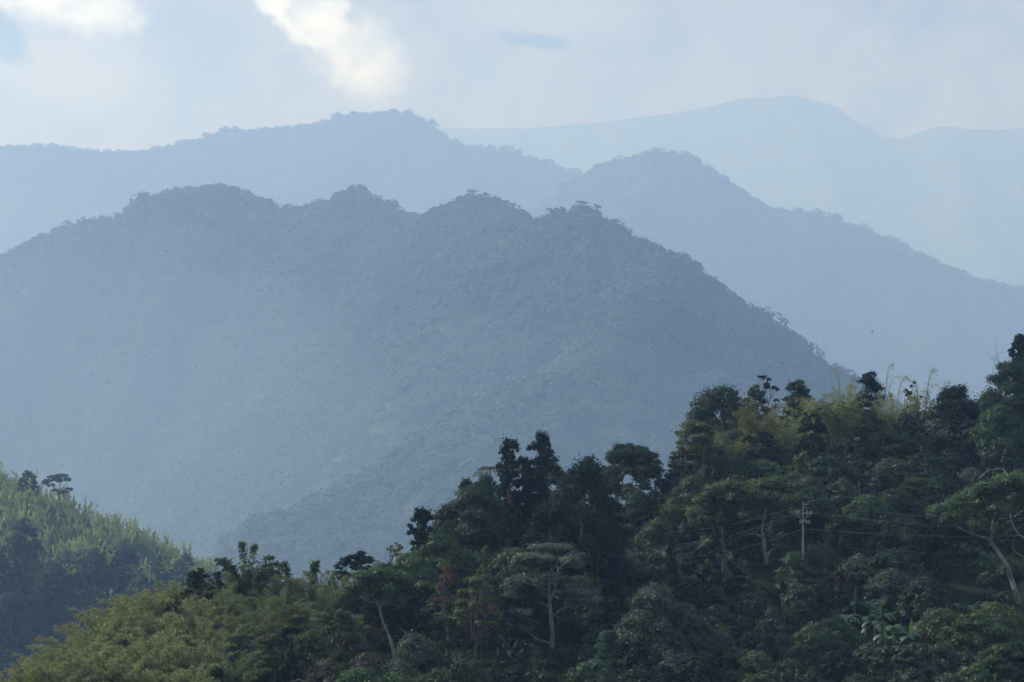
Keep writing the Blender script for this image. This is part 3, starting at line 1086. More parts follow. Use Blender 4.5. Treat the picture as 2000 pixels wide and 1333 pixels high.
tree('tuft', 824, 991, 62, 15, 'deep', 'lumpy dark tree standing out at the left end of the dark crest', short='the lumpy dark tree', leaf=0.22, dens=1.9)
tree('broad', 925, 945, 150, 15, 'dark', 'broad dark green tree forming the shoulder of the dark crest', short='the broad shoulder tree')
tree('broad', 872, 985, 90, 12, 'dark', 'dark tree with pale left edge between the lumpy tree and the shoulder')
tree('tuft', 912, 937, 30, 6, 'deep', 'few dark round tufts on bare twigs poking out of the shoulder', leaf=0.18, dens=1.5)
tree('tuft', 992, 858, 82, 19, 'deep', 'slim tall dark tree with small round tufts on the crest', short='the slim tufted tree', leaf=0.2, dens=1.3)
tree('tuft', 1058, 847, 124, 20, 'deep', 'tallest tufted dark tree on the crest with gaps in its crown', short='the tallest tufted tree', leaf=0.2, dens=1.7)
tree('bush', 1078, 896, 72, 12, 'olive', 'olive brown rounded crown in front of the tallest tufted tree')
tree('dome', 1142, 905, 175, 21, 'deep', 'massive dark domed tree right of the tufted trees', short='the massive dark dome', dens=1.5, leaf=0.26)
tree('tuft', 1028, 905, 70, 15, 'deep', 'shorter dark tufted tree filling the gap between the two tall ones', leaf=0.2, dens=1.5)
tree('bush', 948, 922, 76, 12, 'dark', 'dark leafy crown under the pale palm fronds')
tree('dome', 1075, 985, 120, 14, 'deep', 'dark leafy crown below the two tufted trees')
tree('dome', 1170, 1030, 120, 14, 'deep', 'very dark crown at the foot of the massive domed tree')
tree('fine', 1236, 864, 158, 15, 'dark', 'open rounded tree with sky showing through its fine branches', short='the open see-through tree', leaf=0.2, dens=1.5)
tree('broad', 1237, 955, 66, 9, 'light', 'bright green crown under the open see-through tree')
tree('layer', 1328, 894, 76, 12, 'dark', 'dark tree in thin tiers leaning out left under the right crest', leaf=0.22)
tree('layer', 1362, 828, 116, 14, 'olive', 'flat tiered tree with olive top reaching left from the right hill', short='the flat tiered tree', leaf=0.22, dens=1.8)
tree('broad', 1408, 752, 145, 13, 'dark', 'large spreading dark tree at the left end of the right crest', short='the spreading crest tree', dens=1.4, leaf=0.22)
tree('layer', 1474, 757, 54, 9, 'olive', 'small flat olive crown beside the spreading dark tree', leaf=0.2)
tree('open', 1495, 732, 70, 11, 'deep', 'thin twiggy tree with few leaves on the right crest', leaf=0.22, short='the thin twiggy tree')
tree('broad', 1556, 741, 66, 10, 'dark', 'rounded dark tree on the right crest after the twiggy tree', leaf=0.22)
tree('broad', 1697, 725, 62, 12, 'deep', 'dark pointed tree rising from the bamboo on the right crest', short='the dark pointed tree', leaf=0.24)
tree('open', 1785, 733, 44, 9, 'deep', 'small tufted dark tree standing above the crest bamboo', leaf=0.22)
tree('broad', 1866, 751, 118, 14, 'deep', 'big rounded dark tree on the crest before the right edge', short='the big rounded crest tree', dens=1.7)
tree('tuft', 1990, 654, 60, 16, 'deep', 'highest dark tuft of trees at the right edge of the picture', leaf=0.22, dens=1.8)
tree('broad', 1972, 702, 130, 18, 'dark', 'tall dark tree mass at the right edge below the highest tuft', short='the tall tree at the right edge')
tree('broad', 1950, 790, 120, 12, 'mid', 'grey green leafy tree under the tall tree at the right edge', short='the grey green tree under the right edge')
bare('bare twigs sticking out left of the tall tree at the right edge', 'bare_twigs', (1955, 712), [([(1955, 712), (1946, 702), (1938, 695)], 0.05, 0.02), ([(1950, 708), (1949, 698), (1950, 690)], 0.04, 0.02), ([(1946, 703), (1940, 704), (1935, 700)], 0.03, 0.015)], Yd=603, bark='bark', twigs=3)

# golden and olive bamboo of the right crest
bamboo(1478, 790, 150, 12, 'gold', 'golden bamboo clump below the spreading tree, brightest on the right hill', short='the golden bamboo', culms=30, per=190)
bamboo(1425, 850, 90, 9, 'gold', 'golden green bamboo clump at the left edge of the right hill', culms=24, per=150)
bamboo(1530, 815, 110, 10, 'bamboo', 'olive bamboo clump right of the golden bamboo', culms=24, per=150)
bamboo(1590, 775, 120, 10, 'bamboo', 'olive bamboo clump below the rounded crest tree', culms=26, per=150)
bamboo(1650, 752, 100, 10, 'bamboo', 'olive bamboo clump left of the dark pointed tree', culms=24, per=140)
bamboo(1640, 800, 110, 10, 'olive', 'dull green bamboo clump under the dark pointed tree', culms=24, per=150)
bamboo(1745, 775, 110, 10, 'bamboo', 'pale bamboo clump right of the dark pointed tree', culms=24, per=130)
bamboo(1800, 765, 80, 9, 'bamboo', 'pale bamboo clump left of the big rounded crest tree', culms=20, per=120)
bamboo(1722, 712, 62, 12, 'bamboo', 'thin feathery bamboo tip rising right of the pointed tree', culms=4, per=130, start=0.05, tuftw=0.75, spread=1.0, droop=0.5, leaf=(0.3, 0.032), fan=[(0.3, 0.7, 1.0), (0, 1.0, 0.85), (2.8, 0.5, 0.7)])
bamboo(1743, 737, 62, 10, 'bamboo', 'thin leaning bamboo sprays right of the feathery tip', culms=4, per=130, start=0.05, tuftw=0.75, spread=1.0, droop=0.5, leaf=(0.3, 0.032), fan=[(0.1, 1.0, 1.0), (0.2, 0.6, 0.8), (3, 0.6, 0.9)])
bamboo(1800, 722, 62, 11, 'bamboo', 'feathery bamboo tip behind the small tufted tree', culms=4, per=130, start=0.05, tuftw=0.75, spread=1.0, droop=0.5, leaf=(0.3, 0.032), fan=[(0.1, 0.8, 1.0), (0.2, 1.0, 0.8), (3, 0.5, 0.85)])
bamboo(1826, 746, 62, 8, 'bamboo', 'short feathery bamboo tip left of the big rounded crest tree', culms=4, per=130, start=0.05, tuftw=0.75, spread=1.0, droop=0.5, leaf=(0.3, 0.032), fan=[(0.1, 0.8, 1.0), (3, 0.6, 0.85)])
bamboo(1650, 722, 62, 10, 'bamboo', 'pale feathery bamboo tip left of the dark pointed tree', culms=4, per=130, start=0.05, tuftw=0.75, spread=1.0, droop=0.5, leaf=(0.3, 0.032), fan=[(3.0, 0.6, 1.0), (0.1, 0.6, 0.9)])
bare('thin bare stem above the crest left of the feathery tip', 'dead_sapling', (1627, 770), [([(1627, 770), (1624, 740), (1619, 718)], 0.05, 0.015), ([(1624, 745), (1630, 732), (1632, 722)], 0.03, 0.012)], Yd=590, bark='pale', twigs=4)

# trees with visible pale trunks
pad_tree('green umbrella tree with forked pale trunk left of the utility pole', (1497, 1101),
         [([(1497, 1101), (1492, 1075), (1490, 1050)], 0.42, 0.3), ([(1490, 1050), (1474, 1043), (1462, 1034), (1452, 1020)], 0.24, 0.1),
          ([(1490, 1050), (1488, 1033), (1492, 1010), (1496, 985)], 0.22, 0.08), ([(1490, 1048), (1506, 1030), (1514, 1000), (1516, 985)], 0.2, 0.08),
          ([(1498, 1088), (1504, 1077), (1512, 1072), (1521, 1069)], 0.2, 0.1), ([(1474, 1043), (1458, 1045), (1440, 1035)], 0.14, 0.06)],
         [(1400, 960, 24, 10), (1430, 950, 22, 9), (1460, 953, 22, 10), (1490, 945, 24, 10), (1520, 943, 24, 10), (1545, 953, 22, 12), (1385, 975, 22, 10),
          (1410, 985, 24, 11), (1445, 975, 24, 12), (1475, 980, 26, 12), (1510, 970, 26, 12), (1540, 980, 20, 12), (1365, 1000, 20, 10), (1378, 1018, 20, 10),
          (1395, 1008, 24, 11), (1430, 1003, 24, 11), (1460, 1003, 20, 10), (1520, 995, 20, 10), (1395, 1035, 20, 10)], 'light', seed=5, short='the forked umbrella tree', leaf=0.26)
pad_tree('tall green umbrella tree with leaning white trunk by the right edge', (1991, 1180),
         [([(1991, 1180), (1982, 1150), (1974, 1125), (1965, 1105), (1950, 1080), (1940, 1064), (1936, 1055)], 0.42, 0.26),
          ([(1936, 1055), (1920, 1049), (1900, 1043), (1880, 1035), (1865, 1024)], 0.2, 0.1), ([(1936, 1055), (1939, 1040), (1937, 1015), (1942, 1005), (1947, 990)], 0.22, 0.1),
          ([(1947, 990), (1960, 970), (1975, 955)], 0.12, 0.06), ([(1947, 990), (1930, 975), (1915, 968)], 0.12, 0.06)],
         [(1840, 1000, 24, 14), (1865, 985, 22, 12), (1850, 1012, 22, 10), (1880, 1000, 20, 12), (1827, 1010, 14, 8), (1900, 963, 24, 12), (1925, 953, 24, 12),
          (1890, 975, 22, 12), (1950, 963, 24, 14), (1915, 985, 26, 12), (1945, 990, 24, 10), (1965, 938, 24, 12), (1990, 936, 22, 12), (1985, 955, 26, 14),
          (2010, 948, 26, 16), (2000, 985, 26, 16), (1970, 1000, 18, 10), (1915, 1030, 18, 8), (1905, 1035, 14, 6)], 'light', seed=6, short='the white trunked umbrella tree', leaf=0.26)
bare('pale curved trunk rising at the right edge beside the white trunked tree', 'bare_tree', (2006, 1100), [([(2006, 1100), (2004, 1055), (1990, 1045), (1977, 1025), (1972, 1000), (1975, 980)], 0.16, 0.08), ([(2004, 1092), (1985, 1080), (1976, 1068)], 0.1, 0.05), ([(1983, 1010), (1995, 1000), (2004, 992)], 0.12, 0.06)], cat='trunk')
bare('leafless arched pale branch above the white trunked umbrella tree', 'bare_branch', (1963, 938), [([(1963, 938), (1964, 925), (1959, 915), (1945, 917), (1930, 918), (1922, 925), (1911, 936)], 0.13, 0.06), ([(1930, 918), (1929, 912)], 0.05, 0.02), ([(1978, 940), (1979, 920), (1990, 918), (2002, 916)], 0.09, 0.04)], Yd=520)
pad_tree('tall grey green layered tree with white trunk at the centre of the slope', (1078, 1263),
         [([(1078, 1263), (1079, 1232), (1075, 1200), (1074, 1179), (1071, 1154), (1077, 1112), (1075, 1090)], 0.4, 0.1),
          ([(1073, 1185), (1060, 1179), (1046, 1177), (1035, 1167)], 0.19, 0.08), ([(1082, 1203), (1096, 1190), (1115, 1183), (1138, 1181)], 0.18, 0.07),
          ([(1075, 1172), (1084, 1150), (1091, 1126), (1090, 1112)], 0.16, 0.07), ([(1074, 1257), (1050, 1250), (1039, 1242), (1027, 1229)], 0.2, 0.08)],
         [(1068, 1070, 28, 7), (1100, 1072, 22, 7), (1125, 1085, 18, 8), (1035, 1088, 30, 7), (1015, 1100, 18, 7), (1060, 1092, 25, 7), (1110, 1100, 22, 8), (1130, 1105, 14, 6),
          (1010, 1135, 22, 8), (995, 1145, 14, 6), (1040, 1130, 24, 8), (1075, 1125, 22, 8), (1105, 1135, 20, 8), (1030, 1150, 26, 8), (1000, 1165, 24, 8), (1015, 1195, 22, 7),
          (1120, 1155, 25, 8), (1145, 1160, 22, 7), (1160, 1172, 14, 6), (1100, 1163, 16, 7), (1055, 1158, 20, 8), (1130, 1176, 22, 6), (1112, 1210, 22, 8), (990, 1190, 20, 7), (1030, 1215, 20, 7)],
         'silver', seed=8, short='the grey layered tree', leaf=0.22, extra=0.4, dens=1.5)
pad_tree('orange flowering tree with leaning pale forked trunk near the bottom', (1005, 1311),
         [([(1005, 1311), (997, 1284), (985, 1265), (970, 1244)], 0.26, 0.16), ([(970, 1244), (962, 1240), (941, 1238), (930, 1228)], 0.14, 0.07), ([(997, 1284), (994, 1263), (983, 1250), (972, 1238)], 0.16, 0.08),
          ([(996, 1275), (1004, 1262), (1012, 1250)], 0.1, 0.05), ([(997, 1284), (994, 1300), (996, 1318)], 0.1, 0.12), ([(970, 1244), (960, 1225), (950, 1210)], 0.1, 0.05)],
         [(935, 1184, 20, 6), (915, 1191, 16, 6), (955, 1191, 16, 6), (900, 1199, 14, 5), (925, 1206, 20, 7), (950, 1204, 20, 7), (966, 1198, 12, 6), (910, 1229, 16, 6), (940, 1222, 22, 8), (963, 1224, 20, 8)],
         'orange', seed=9, short='the orange flowering tree', leaf=0.2, extra=0.3, dens=1.3)
bare('slim upright brown trunk under the orange flowering tree', 'bare_tree', (940, 1290), [([(940, 1290), (938, 1242), (936, 1212)], 0.16, 0.1)], bark='bark', cat='trunk')
pad_tree('green umbrella tree on two crossing pale trunks left of the orange tree', (852, 1248),
         [([(852, 1248), (850, 1227), (840, 1213), (823, 1200), (810, 1190)], 0.28, 0.18), ([(825, 1242), (817, 1210), (810, 1190)], 0.2, 0.14), ([(810, 1190), (809, 1171), (812, 1160)], 0.16, 0.08),
          ([(810, 1192), (795, 1190), (783, 1182)], 0.1, 0.05), ([(840, 1213), (836, 1195), (822, 1175)], 0.09, 0.04), ([(846, 1222), (855, 1238), (862, 1245)], 0.07, 0.05)],
         [(815, 1160, 24, 9), (790, 1170, 22, 9), (840, 1165, 18, 8), (775, 1150, 22, 9), (830, 1145, 22, 9), (760, 1165, 18, 9), (800, 1140, 24, 9), (850, 1178, 14, 7), (780, 1184, 18, 7)],
         'mid', seed=10, short='the two trunked umbrella tree', leaf=0.24)
pad_tree('slender tree with long leaning pale trunk on the lower left slope', (773, 1293),
         [([(773, 1293), (765, 1255), (754, 1231), (746, 1212), (742, 1189), (733, 1170), (719, 1158)], 0.26, 0.1), ([(742, 1189), (752, 1170), (757, 1155)], 0.1, 0.05), ([(738, 1178), (720, 1175), (704, 1165)], 0.1, 0.05)],
         [(700, 1150, 26, 10), (730, 1138, 26, 10), (755, 1148, 20, 9), (680, 1165, 22, 9), (715, 1125, 24, 9), (745, 1120, 22, 9), (770, 1130, 18, 9), (690, 1180, 20, 8), (742, 1168, 20, 8)],
         'mid', seed=11, short='the long trunked tree', leaf=0.24)
pad_tree('shaded forked tree on the slope right of the utility pole', (1669, 1070),
         [([(1669, 1070), (1670, 1052)], 0.2, 0.15), ([(1670, 1052), (1662, 1040), (1652, 1032)], 0.1, 0.05), ([(1670, 1052), (1680, 1044), (1688, 1038)], 0.1, 0.05)],
         [(1660, 1022, 20, 9), (1685, 1020, 18, 9), (1645, 1032, 14, 8), (1672, 1030, 18, 8), (1695, 1030, 12, 7)], 'dark', seed=12, leaf=0.24, bark='bark', short='the forked tree right of the pole')
pad_tree('dark spreading tree with short pale trunk low on the bamboo slope', (542, 1277),
         [([(542, 1277), (538, 1254), (536, 1239), (529, 1230)], 0.2, 0.1), ([(536, 1240), (545, 1228), (556, 1220)], 0.09, 0.05)],
         [(520, 1210, 24, 9), (550, 1205, 24, 10), (570, 1215, 22, 9), (490, 1220, 24, 10), (530, 1222, 26, 10), (585, 1225, 16, 8), (480, 1235, 18, 8), (500, 1240, 20, 8), (565, 1238, 16, 8)],
         'dark', seed=13, short='the dark spreading tree', leaf=0.24)
pad_tree('thin grey tree with bare branching stems right of the grey layered tree', (1166, 1280),
         [([(1166, 1280), (1164, 1250), (1163, 1235)], 0.12, 0.09), ([(1163, 1240), (1152, 1222), (1142, 1212)], 0.07, 0.03), ([(1163, 1236), (1172, 1215), (1180, 1205)], 0.07, 0.03), ([(1163, 1238), (1163, 1215), (1160, 1200)], 0.06, 0.03)],
         [(1150, 1205, 16, 5), (1178, 1208, 14, 5), (1165, 1198, 16, 5), (1140, 1222, 14, 5), (1185, 1222, 10, 5)], 'brown', seed=14, leaf=0.2, extra=0.2, dens=1.0)

# middle of the slope
tree('broad', 858, 1040, 118, 12, 'light', 'bright green tiered tree below the lumpy dark tree', short='the bright green tree')
tree('broad', 800, 1078, 120, 11, 'light', 'fresh green tree on the left edge of the dark slope', short='the fresh green edge tree')
tree('broad', 745, 1098, 100, 10, 'mid', 'green tree right of the dark umbrella tree')
tree('broad', 905, 1072, 80, 10, 'mid', 'green leafy tree below the broad shoulder tree')
tree('dome', 946, 1066, 34, 12, 'bgreen', 'narrow upright green column of leaves in the middle of the slope', leaf=0.22)
tree('layer', 928, 1122, 82, 13, 'yellow', 'yellow green tiered tree directly above the orange flowering tree', short='the yellow green tiered tree', leaf=0.24, dens=2.0)
tree('layer', 874, 1108, 58, 12, 'orange', 'rusty orange crown left of the yellow green tiered tree', leaf=0.2, dens=1.2)
tree('open', 985, 1130, 30, 7, 'orange', 'small orange crown between the yellow green and grey layered trees', leaf=0.18, dens=0.9)
tree('bush', 1245, 1104, 62, 8, 'rust', 'orange brown bush at the right foot of the massive dark dome', short='the orange brown bush', leaf=0.22)
tree('cone', 1310, 1058, 84, 17, 'deep', 'dark cone shaped tree between orange brown bush and pole', short='the dark cone tree', leaf=0.24)
tree('dome', 1412, 1002, 84, 17, 'deep', 'dark column shaped tree standing before the forked umbrella tree', short='the dark column tree')
tree('bush', 1288, 1010, 90, 9, 'olive', 'olive leafy thicket tree left of the dark column tree')
tree('bush', 1310, 980, 60, 9, 'yellow', 'vine covered yellowish crown below the open see-through tree')
tree('broad', 1345, 930, 90, 11, 'olive', 'vine draped olive tree at the left end of the right slope')
tree('broad', 1278, 1139, 130, 15, 'grey', 'large pale grey green rounded tree below the orange brown bush', short='the large pale rounded tree', dens=1.8)
tree('bush', 1335, 1175, 110, 12, 'grey', 'pale grey green crown right of the large pale rounded tree')
tree('bush', 1235, 1195, 100, 10, 'grey', 'grey green leafy bush at the left foot of the large pale rounded tree')
tree('bush', 1395, 1218, 100, 9, 'grey', 'dusty grey green bush left of the single bright banana leaf')
tree('bush', 1300, 1225, 140, 10, 'grey', 'wide dusty green bush at the bottom centre right')
tree('bush', 1190, 1228, 66, 8, 'teal', 'blue green bush right of the thin grey tree', short='the blue green bush')
tree('bush', 1165, 1285, 90, 8, 'teal', 'blue green bush on the bottom edge')
tree('bush', 1604, 1063, 80, 6, 'mid', 'rounded green bush hiding the foot of the utility pole', short='the bush at the pole foot')
tree('broad', 1550, 1078, 76, 8, 'mid', 'green bushy tree left of the utility pole foot')
tree('bush', 1648, 1118, 56, 7, 'rust', 'reddish brown flowering bush below the pole foot', short='the reddish bush')
tree('open', 1785, 1100, 74, 4.5, 'yellow', 'loose yellowish bush above the banana plants', leaf=0.2, dens=1.6, short='the loose yellowish bush')
tree('bush', 1840, 1188, 120, 7, 'olive', 'low olive bush spreading right of the banana plants')
tree('bush', 1945, 1180, 110, 6, 'yellow', 'flat yellow green bush at the foot of the white trunk')
tree('layer', 1905, 1210, 180, 9, 'mid', 'wide dark tiered tree in the lower right corner', short='the tiered corner tree', dens=2.2)
tree('layer', 1960, 1262, 130, 8, 'mid', 'tiered green tree on the bottom edge at the right corner', dens=2.0)
tree('bush', 1835, 1255, 90, 8, 'grey', 'grey green bush left of the tiered corner tree')
tree('bush', 1700, 1265, 100, 7, 'dark', 'dark leafy bush below the banana plants')
tree('bush', 1600, 1232, 110, 8, 'dark', 'dark bush left of the banana plants')
tree('bush', 1480, 1270, 90, 8, 'olive', 'olive brown rounded bush at the bottom right of centre')
tree('bush', 1545, 1290, 110, 7, 'dark', 'dark bush on the bottom edge below the banana leaves')
tree('bush', 925, 1285, 80, 8, 'olive', 'olive rounded bush on the bottom edge under the orange tree')
tree('bush', 1010, 1300, 90, 7, 'deep', 'very dark bush on the bottom edge right of the orange tree')
tree('open', 1050, 1278, 44, 7, 'brown', 'thin brownish sapling on the bottom edge', leaf=0.18, dens=0.8)
tree('bush', 815, 1238, 120, 9, 'grey', 'grey green drooping bush below the two trunked umbrella tree', short='the drooping grey bush')
tree('bush', 780, 1290, 110, 7, 'grey', 'grey bush on the bottom edge beside the long leaning trunk')
tree('layer', 655, 1192, 116, 10, 'mid', 'green tiered tree left of the long trunked tree', short='the green tiered tree', dens=2.0)
tree('broad', 602, 1232, 90, 8, 'mid', 'leafy green tree below and right of the dark spreading tree')
tree('cone', 569, 1255, 46, 8, 'deep', 'dark cone shaped bush below the dark spreading tree')
bamboo(525, 1276, 52, 6, 'bgreen', 'light green drooping bamboo low on the bamboo slope', culms=16, per=120, droop=0.9)
tree('cone', 536, 1302, 40, 6, 'deep', 'small dark cone shaped bush on the bottom edge')
tree('bush', 430, 1290, 70, 7, 'dark', 'dark bush on the bottom edge of the bamboo slope')
tree('broad', 465, 1240, 90, 8, 'dark', 'dark bushy tree left of the dark spreading tree')
tree('bush', 690, 1235, 90, 7, 'brown', 'brownish dry bush between green tiered tree and long trunk', short='the brownish dry bush')
tree('bush', 720, 1275, 100, 7, 'brown', 'brown leafy bush left of the foot of the long trunk')
tree('bush', 640, 1285, 100, 7, 'brown', 'brownish bush on the bottom edge left of centre')
bare('bent pale bare branch at the very bottom left of centre', 'bare_branch', (597, 1338), [([(597, 1338), (586, 1326), (578, 1330), (568, 1331)], 0.09, 0.04)], Yd=372)

# pale palm fronds at the foot of the slim tufted tree


def fronds(label, px, py, Yd, r):
    rng = np.random.default_rng(77)
    t, c = Geo(), Geo()
    base = P(px, py, Yd)
    g = float(ground_near(base[0], Yd))
    hgt = base[2] - g
    t.tube(smooth_path([(0, 0, -0.5), (0.1, 0, hgt * 0.5), (0, 0, hgt)], 8), [0.14, 0.1], 6)
    for i in range(9):
        a = i * 0.7 + 2.4
        o = np.array([math.cos(a), math.sin(a), 0])
        k = np.linspace(0, 1, 10)
        path = np.array([0, 0, hgt]) + np.outer(k, o) * r + np.outer(1.1 * k - 1.7 * k ** 2, [0, 0, 1.0]) * r * 0.75
        t.tube(path, [0.035, 0.012], 4)
        m = 60
        s = rng.uniform(0.1, 1, m)
        p = np.stack([np.interp(s, k, path[:, d]) for d in range(3)], 1)
        side = np.cross(o, [0, 0, 1.0]) * rng.choice([-1, 1], m)[:, None]
        p = p + side * 0.2 + np.array([0, 0, -0.12])
        c.leaves(p, rng.normal(size=(m, 3)) * 0.3 + np.array([0, 0, 1.0]), 0.32, 0.05, rng, side + np.array([0, 0, -0.7]))
    tm, cm = two_meshes(t, c, 'culm', 'light', 'trunk', 'fronds')
    put('palm', label, 'palm', [('trunk', tm), ('fronds', cm)], (base[0], Yd, g))


fronds('pale palm with drooping fronds left of the slim tufted tree', 957, 916, 512 * U, 2.6 * U)


def broadleaf_clump(label, px, py, Hh):
    """large-leaved plant with drooping blades"""
    loc, h, Y = top_place(px, py, Hh)
    return loc, h


# ------------------------------------------------------------------ banana plants


def banana_meshes(seed, H):
    rng = np.random.default_rng(seed)
    t, c = Geo(), Geo()
    stem = H * 0.5
    t.tube(smooth_path([(0, 0, -0.5), (0.05, 0.02, stem * 0.5), (0, 0, stem)], 6), [0.16, 0.09], 8)
    n = int(rng.integers(7, 10))
    for i in range(n):
        a = i * 2.4 + rng.uniform(-0.5, 0.5)
        o = np.array([math.cos(a), math.sin(a), 0])
        side = np.cross(o, [0, 0, 1.0])
        ln = H * rng.uniform(0.5, 0.68)
        lift = rng.uniform(0.5, 1.25)
        k = np.linspace(0, 1, 12)
        path = np.array([0, 0, stem * 0.95]) + np.outer(k, o) * ln * 0.75 + np.outer(lift * k - (0.55 + 0.5 * lift) * k ** 2.2, [0, 0, 1.0]) * ln * 0.9
        wd = 0.34 * np.sin(np.clip((k - 0.12) / 0.88, 0, 1) * math.pi) ** 0.6 * rng.uniform(0.8, 1.2)
        L_ = path + side * wd[:, None] - np.array([0, 0, 0.25]) * wd[:, None]
        Rr = path - side * wd[:, None] - np.array([0, 0, 0.25]) * wd[:, None]
        V = np.stack([L_, path, Rr], 1).reshape(-1, 3)
        Q = []
        for j in range(11):
            Q += [(3 * j, 3 * j + 1, 3 * j + 4, 3 * j + 3), (3 * j + 1, 3 * j + 2, 3 * j + 5, 3 * j + 4)]
        c.add(V, np.array(Q), np.full(len(V), rng.uniform(0, 1)))
    y = Geo()
    a = rng.uniform(0, 6.28)
    o = np.array([math.cos(a), math.sin(a), 0]) * 0.15
    k = np.linspace(0, 1, 8)
    path = np.array([0, 0, stem * 0.95]) + np.outer(k, o * H * 0.3) + np.outer(k, [0, 0, H * 0.5])
    wd = 0.2 * np.sin(np.clip(k * 0.95 + 0.03, 0, 1) * math.pi) ** 0.7
    sd_ = np.array([math.cos(0.3), math.sin(0.3), 0])
    V = np.stack([path + sd_ * wd[:, None] + np.array([0, 0.08, 0]), path, path - sd_ * wd[:, None] + np.array([0, 0.08, 0])], 1).reshape(-1, 3)
    Q = []
    for j in range(7):
        Q += [(3 * j, 3 * j + 1, 3 * j + 4, 3 * j + 3), (3 * j + 1, 3 * j + 2, 3 * j + 5, 3 * j + 4)]
    y.add(V, np.array(Q), np.full(len(V), 0.5))
    tm, cm = two_meshes(t, c, 'culm', 'banana', 'stem', 'leaves')
    V, Q, T = y.arrays()
    ym = mesh_from('young_leaf', V, Q, T, (M['newleaf'],))
    return tm, cm, ym


BH = 3.6
bvars = [banana_meshes(900 + i, BH) for i in range(6)]
bananas = [
    (1668, 1152, 1), (1700, 1154, 0), (1725, 1150, 0), (1748, 1148, 1), (1785, 1153, 0), (1828, 1146, 1), (1862, 1158, 0), (1890, 1160, 0),
    (1655, 1178, 0), (1690, 1180, 0), (1722, 1175, 1), (1760, 1172, 0), (1800, 1168, 0), (1829, 1170, 1), (1708, 1192, 0), (1745, 1200, 0), (1730, 1218, 1),
    (1778, 1212, 1), (1800, 1196, 0), (1775, 1240, 0), (1402, 1178, 1), (1432, 1092, 0), (1545, 1222, 0), (1522, 1240, 0), (1560, 1248, 0), (1860, 1175, 0), (1930, 1155, 0)]
broad = [(1600, 745), (1622, 738), (1640, 741)]

# ------------------------------------------------------------------ utility pole and its wires
PY0 = 507.0 * U
ptop = P(1568, 982, PY0)
pg = float(ground_near(ptop[0], PY0))
ph = ptop[2] - pg
pole = thing('utility_pole', 'concrete utility pole with two steel crossarms on the shaded slope', 'utility pole', (ptop[0], PY0, pg))
LAND.append((1568, 1030, 'the utility pole'))
mpx = K * PY0
g = Geo()
g.tube([(0, 0, -0.8), (0, 0, ph * 0.5), (0, 0, ph)], [0.17, 0.13, 0.085], 16)
V, Q, T = g.arrays()
link('shaft', mesh_from('shaft', V, Q, T, (M['concrete'],), True), pole)


def box_geo(g, x0, x1, y0, y1, z0, z1):
    V = np.array([(x0, y0, z0), (x1, y0, z0), (x1, y1, z0), (x0, y1, z0), (x0, y0, z1), (x1, y0, z1), (x1, y1, z1), (x0, y1, z1)], float)
    Q = np.array([(0, 3, 2, 1), (4, 5, 6, 7), (0, 1, 5, 4), (1, 2, 6, 5), (2, 3, 7, 6), (3, 0, 4, 7)])
    g.add(V, Q, np.full(8, 0.5))


arms = [(1003, -15, 18, (-13, -8, 9, 16), 1), (1018, -8, 13, (-6, -2, 7, 12), -1)]
for py_, xa, xb, pins, dirn in arms:
    z = ph - (py_ - 982) * mpx
    g = Geo()
    box_geo(g, xa * mpx, xb * mpx, -0.31, -0.19, z - 0.045, z + 0.045)
    V, Q, T = g.arrays()
    arm = link('crossarm', mesh_from('crossarm', V, Q, T, (M['steel'],)), pole)
    for pxx in pins:
        g = Geo()
        zz = z + 0.07 * dirn
        g.tube([(pxx * mpx, -0.25, zz), (pxx * mpx, -0.25, zz + 0.06 * dirn), (pxx * mpx, -0.25, zz + 0.2 * dirn)], [0.03, 0.07, 0.05], 8)
        V, Q, T = g.arrays()
        link('insulator', mesh_from('insulator', V, Q, T, (M['porcelain'],), True), arm)
g = Geo()
box_geo(g, -0.1, 8 * mpx, -0.24, -0.16, ph - 0.24, ph - 0.14)
g.tube([(0, -0.1, ph - 0.1), (0, -0.1, ph + 0.35)], [0.05, 0.03], 6)
V, Q, T = g.arrays()
link('top_bracket', mesh_from('top_bracket', V, Q, T, (M['steel'],)), pole)
# brace of the upper arm
g = Geo()
z = ph - 21 * mpx
g.tube([(-11 * mpx, -0.26, z - 0.06), (0, -0.2, z - 1.0)], [0.03, 0.03], 4)
g.tube([(11 * mpx, -0.26, z - 0.06), (0, -0.2, z - 1.0)], [0.03, 0.03], 4)
V, Q, T = g.arrays()
link('brace', mesh_from('brace', V, Q, T, (M['steel'],)), pole)


def wire(label, a, b, sag, r=0.011):
    g = Geo()
    k = np.linspace(0, 1, 32)[:, None]
    pts = a + (b - a) * k
    pts[:, 2] -= sag * 4 * k[:, 0] * (1 - k[:, 0])
    g.tube(pts - a, [r, r], 5)
    V, Q, T = g.arrays()
    o = link('power_line', mesh_from('power_line', V, Q, T, (M['wire'],), True), None, a)
    tag(o, label, 'power line', 'power lines strung from the utility pole')


def pw(px, py, dy=-0.25):
    q = P(px, py, PY0); q[1] += dy
    return q


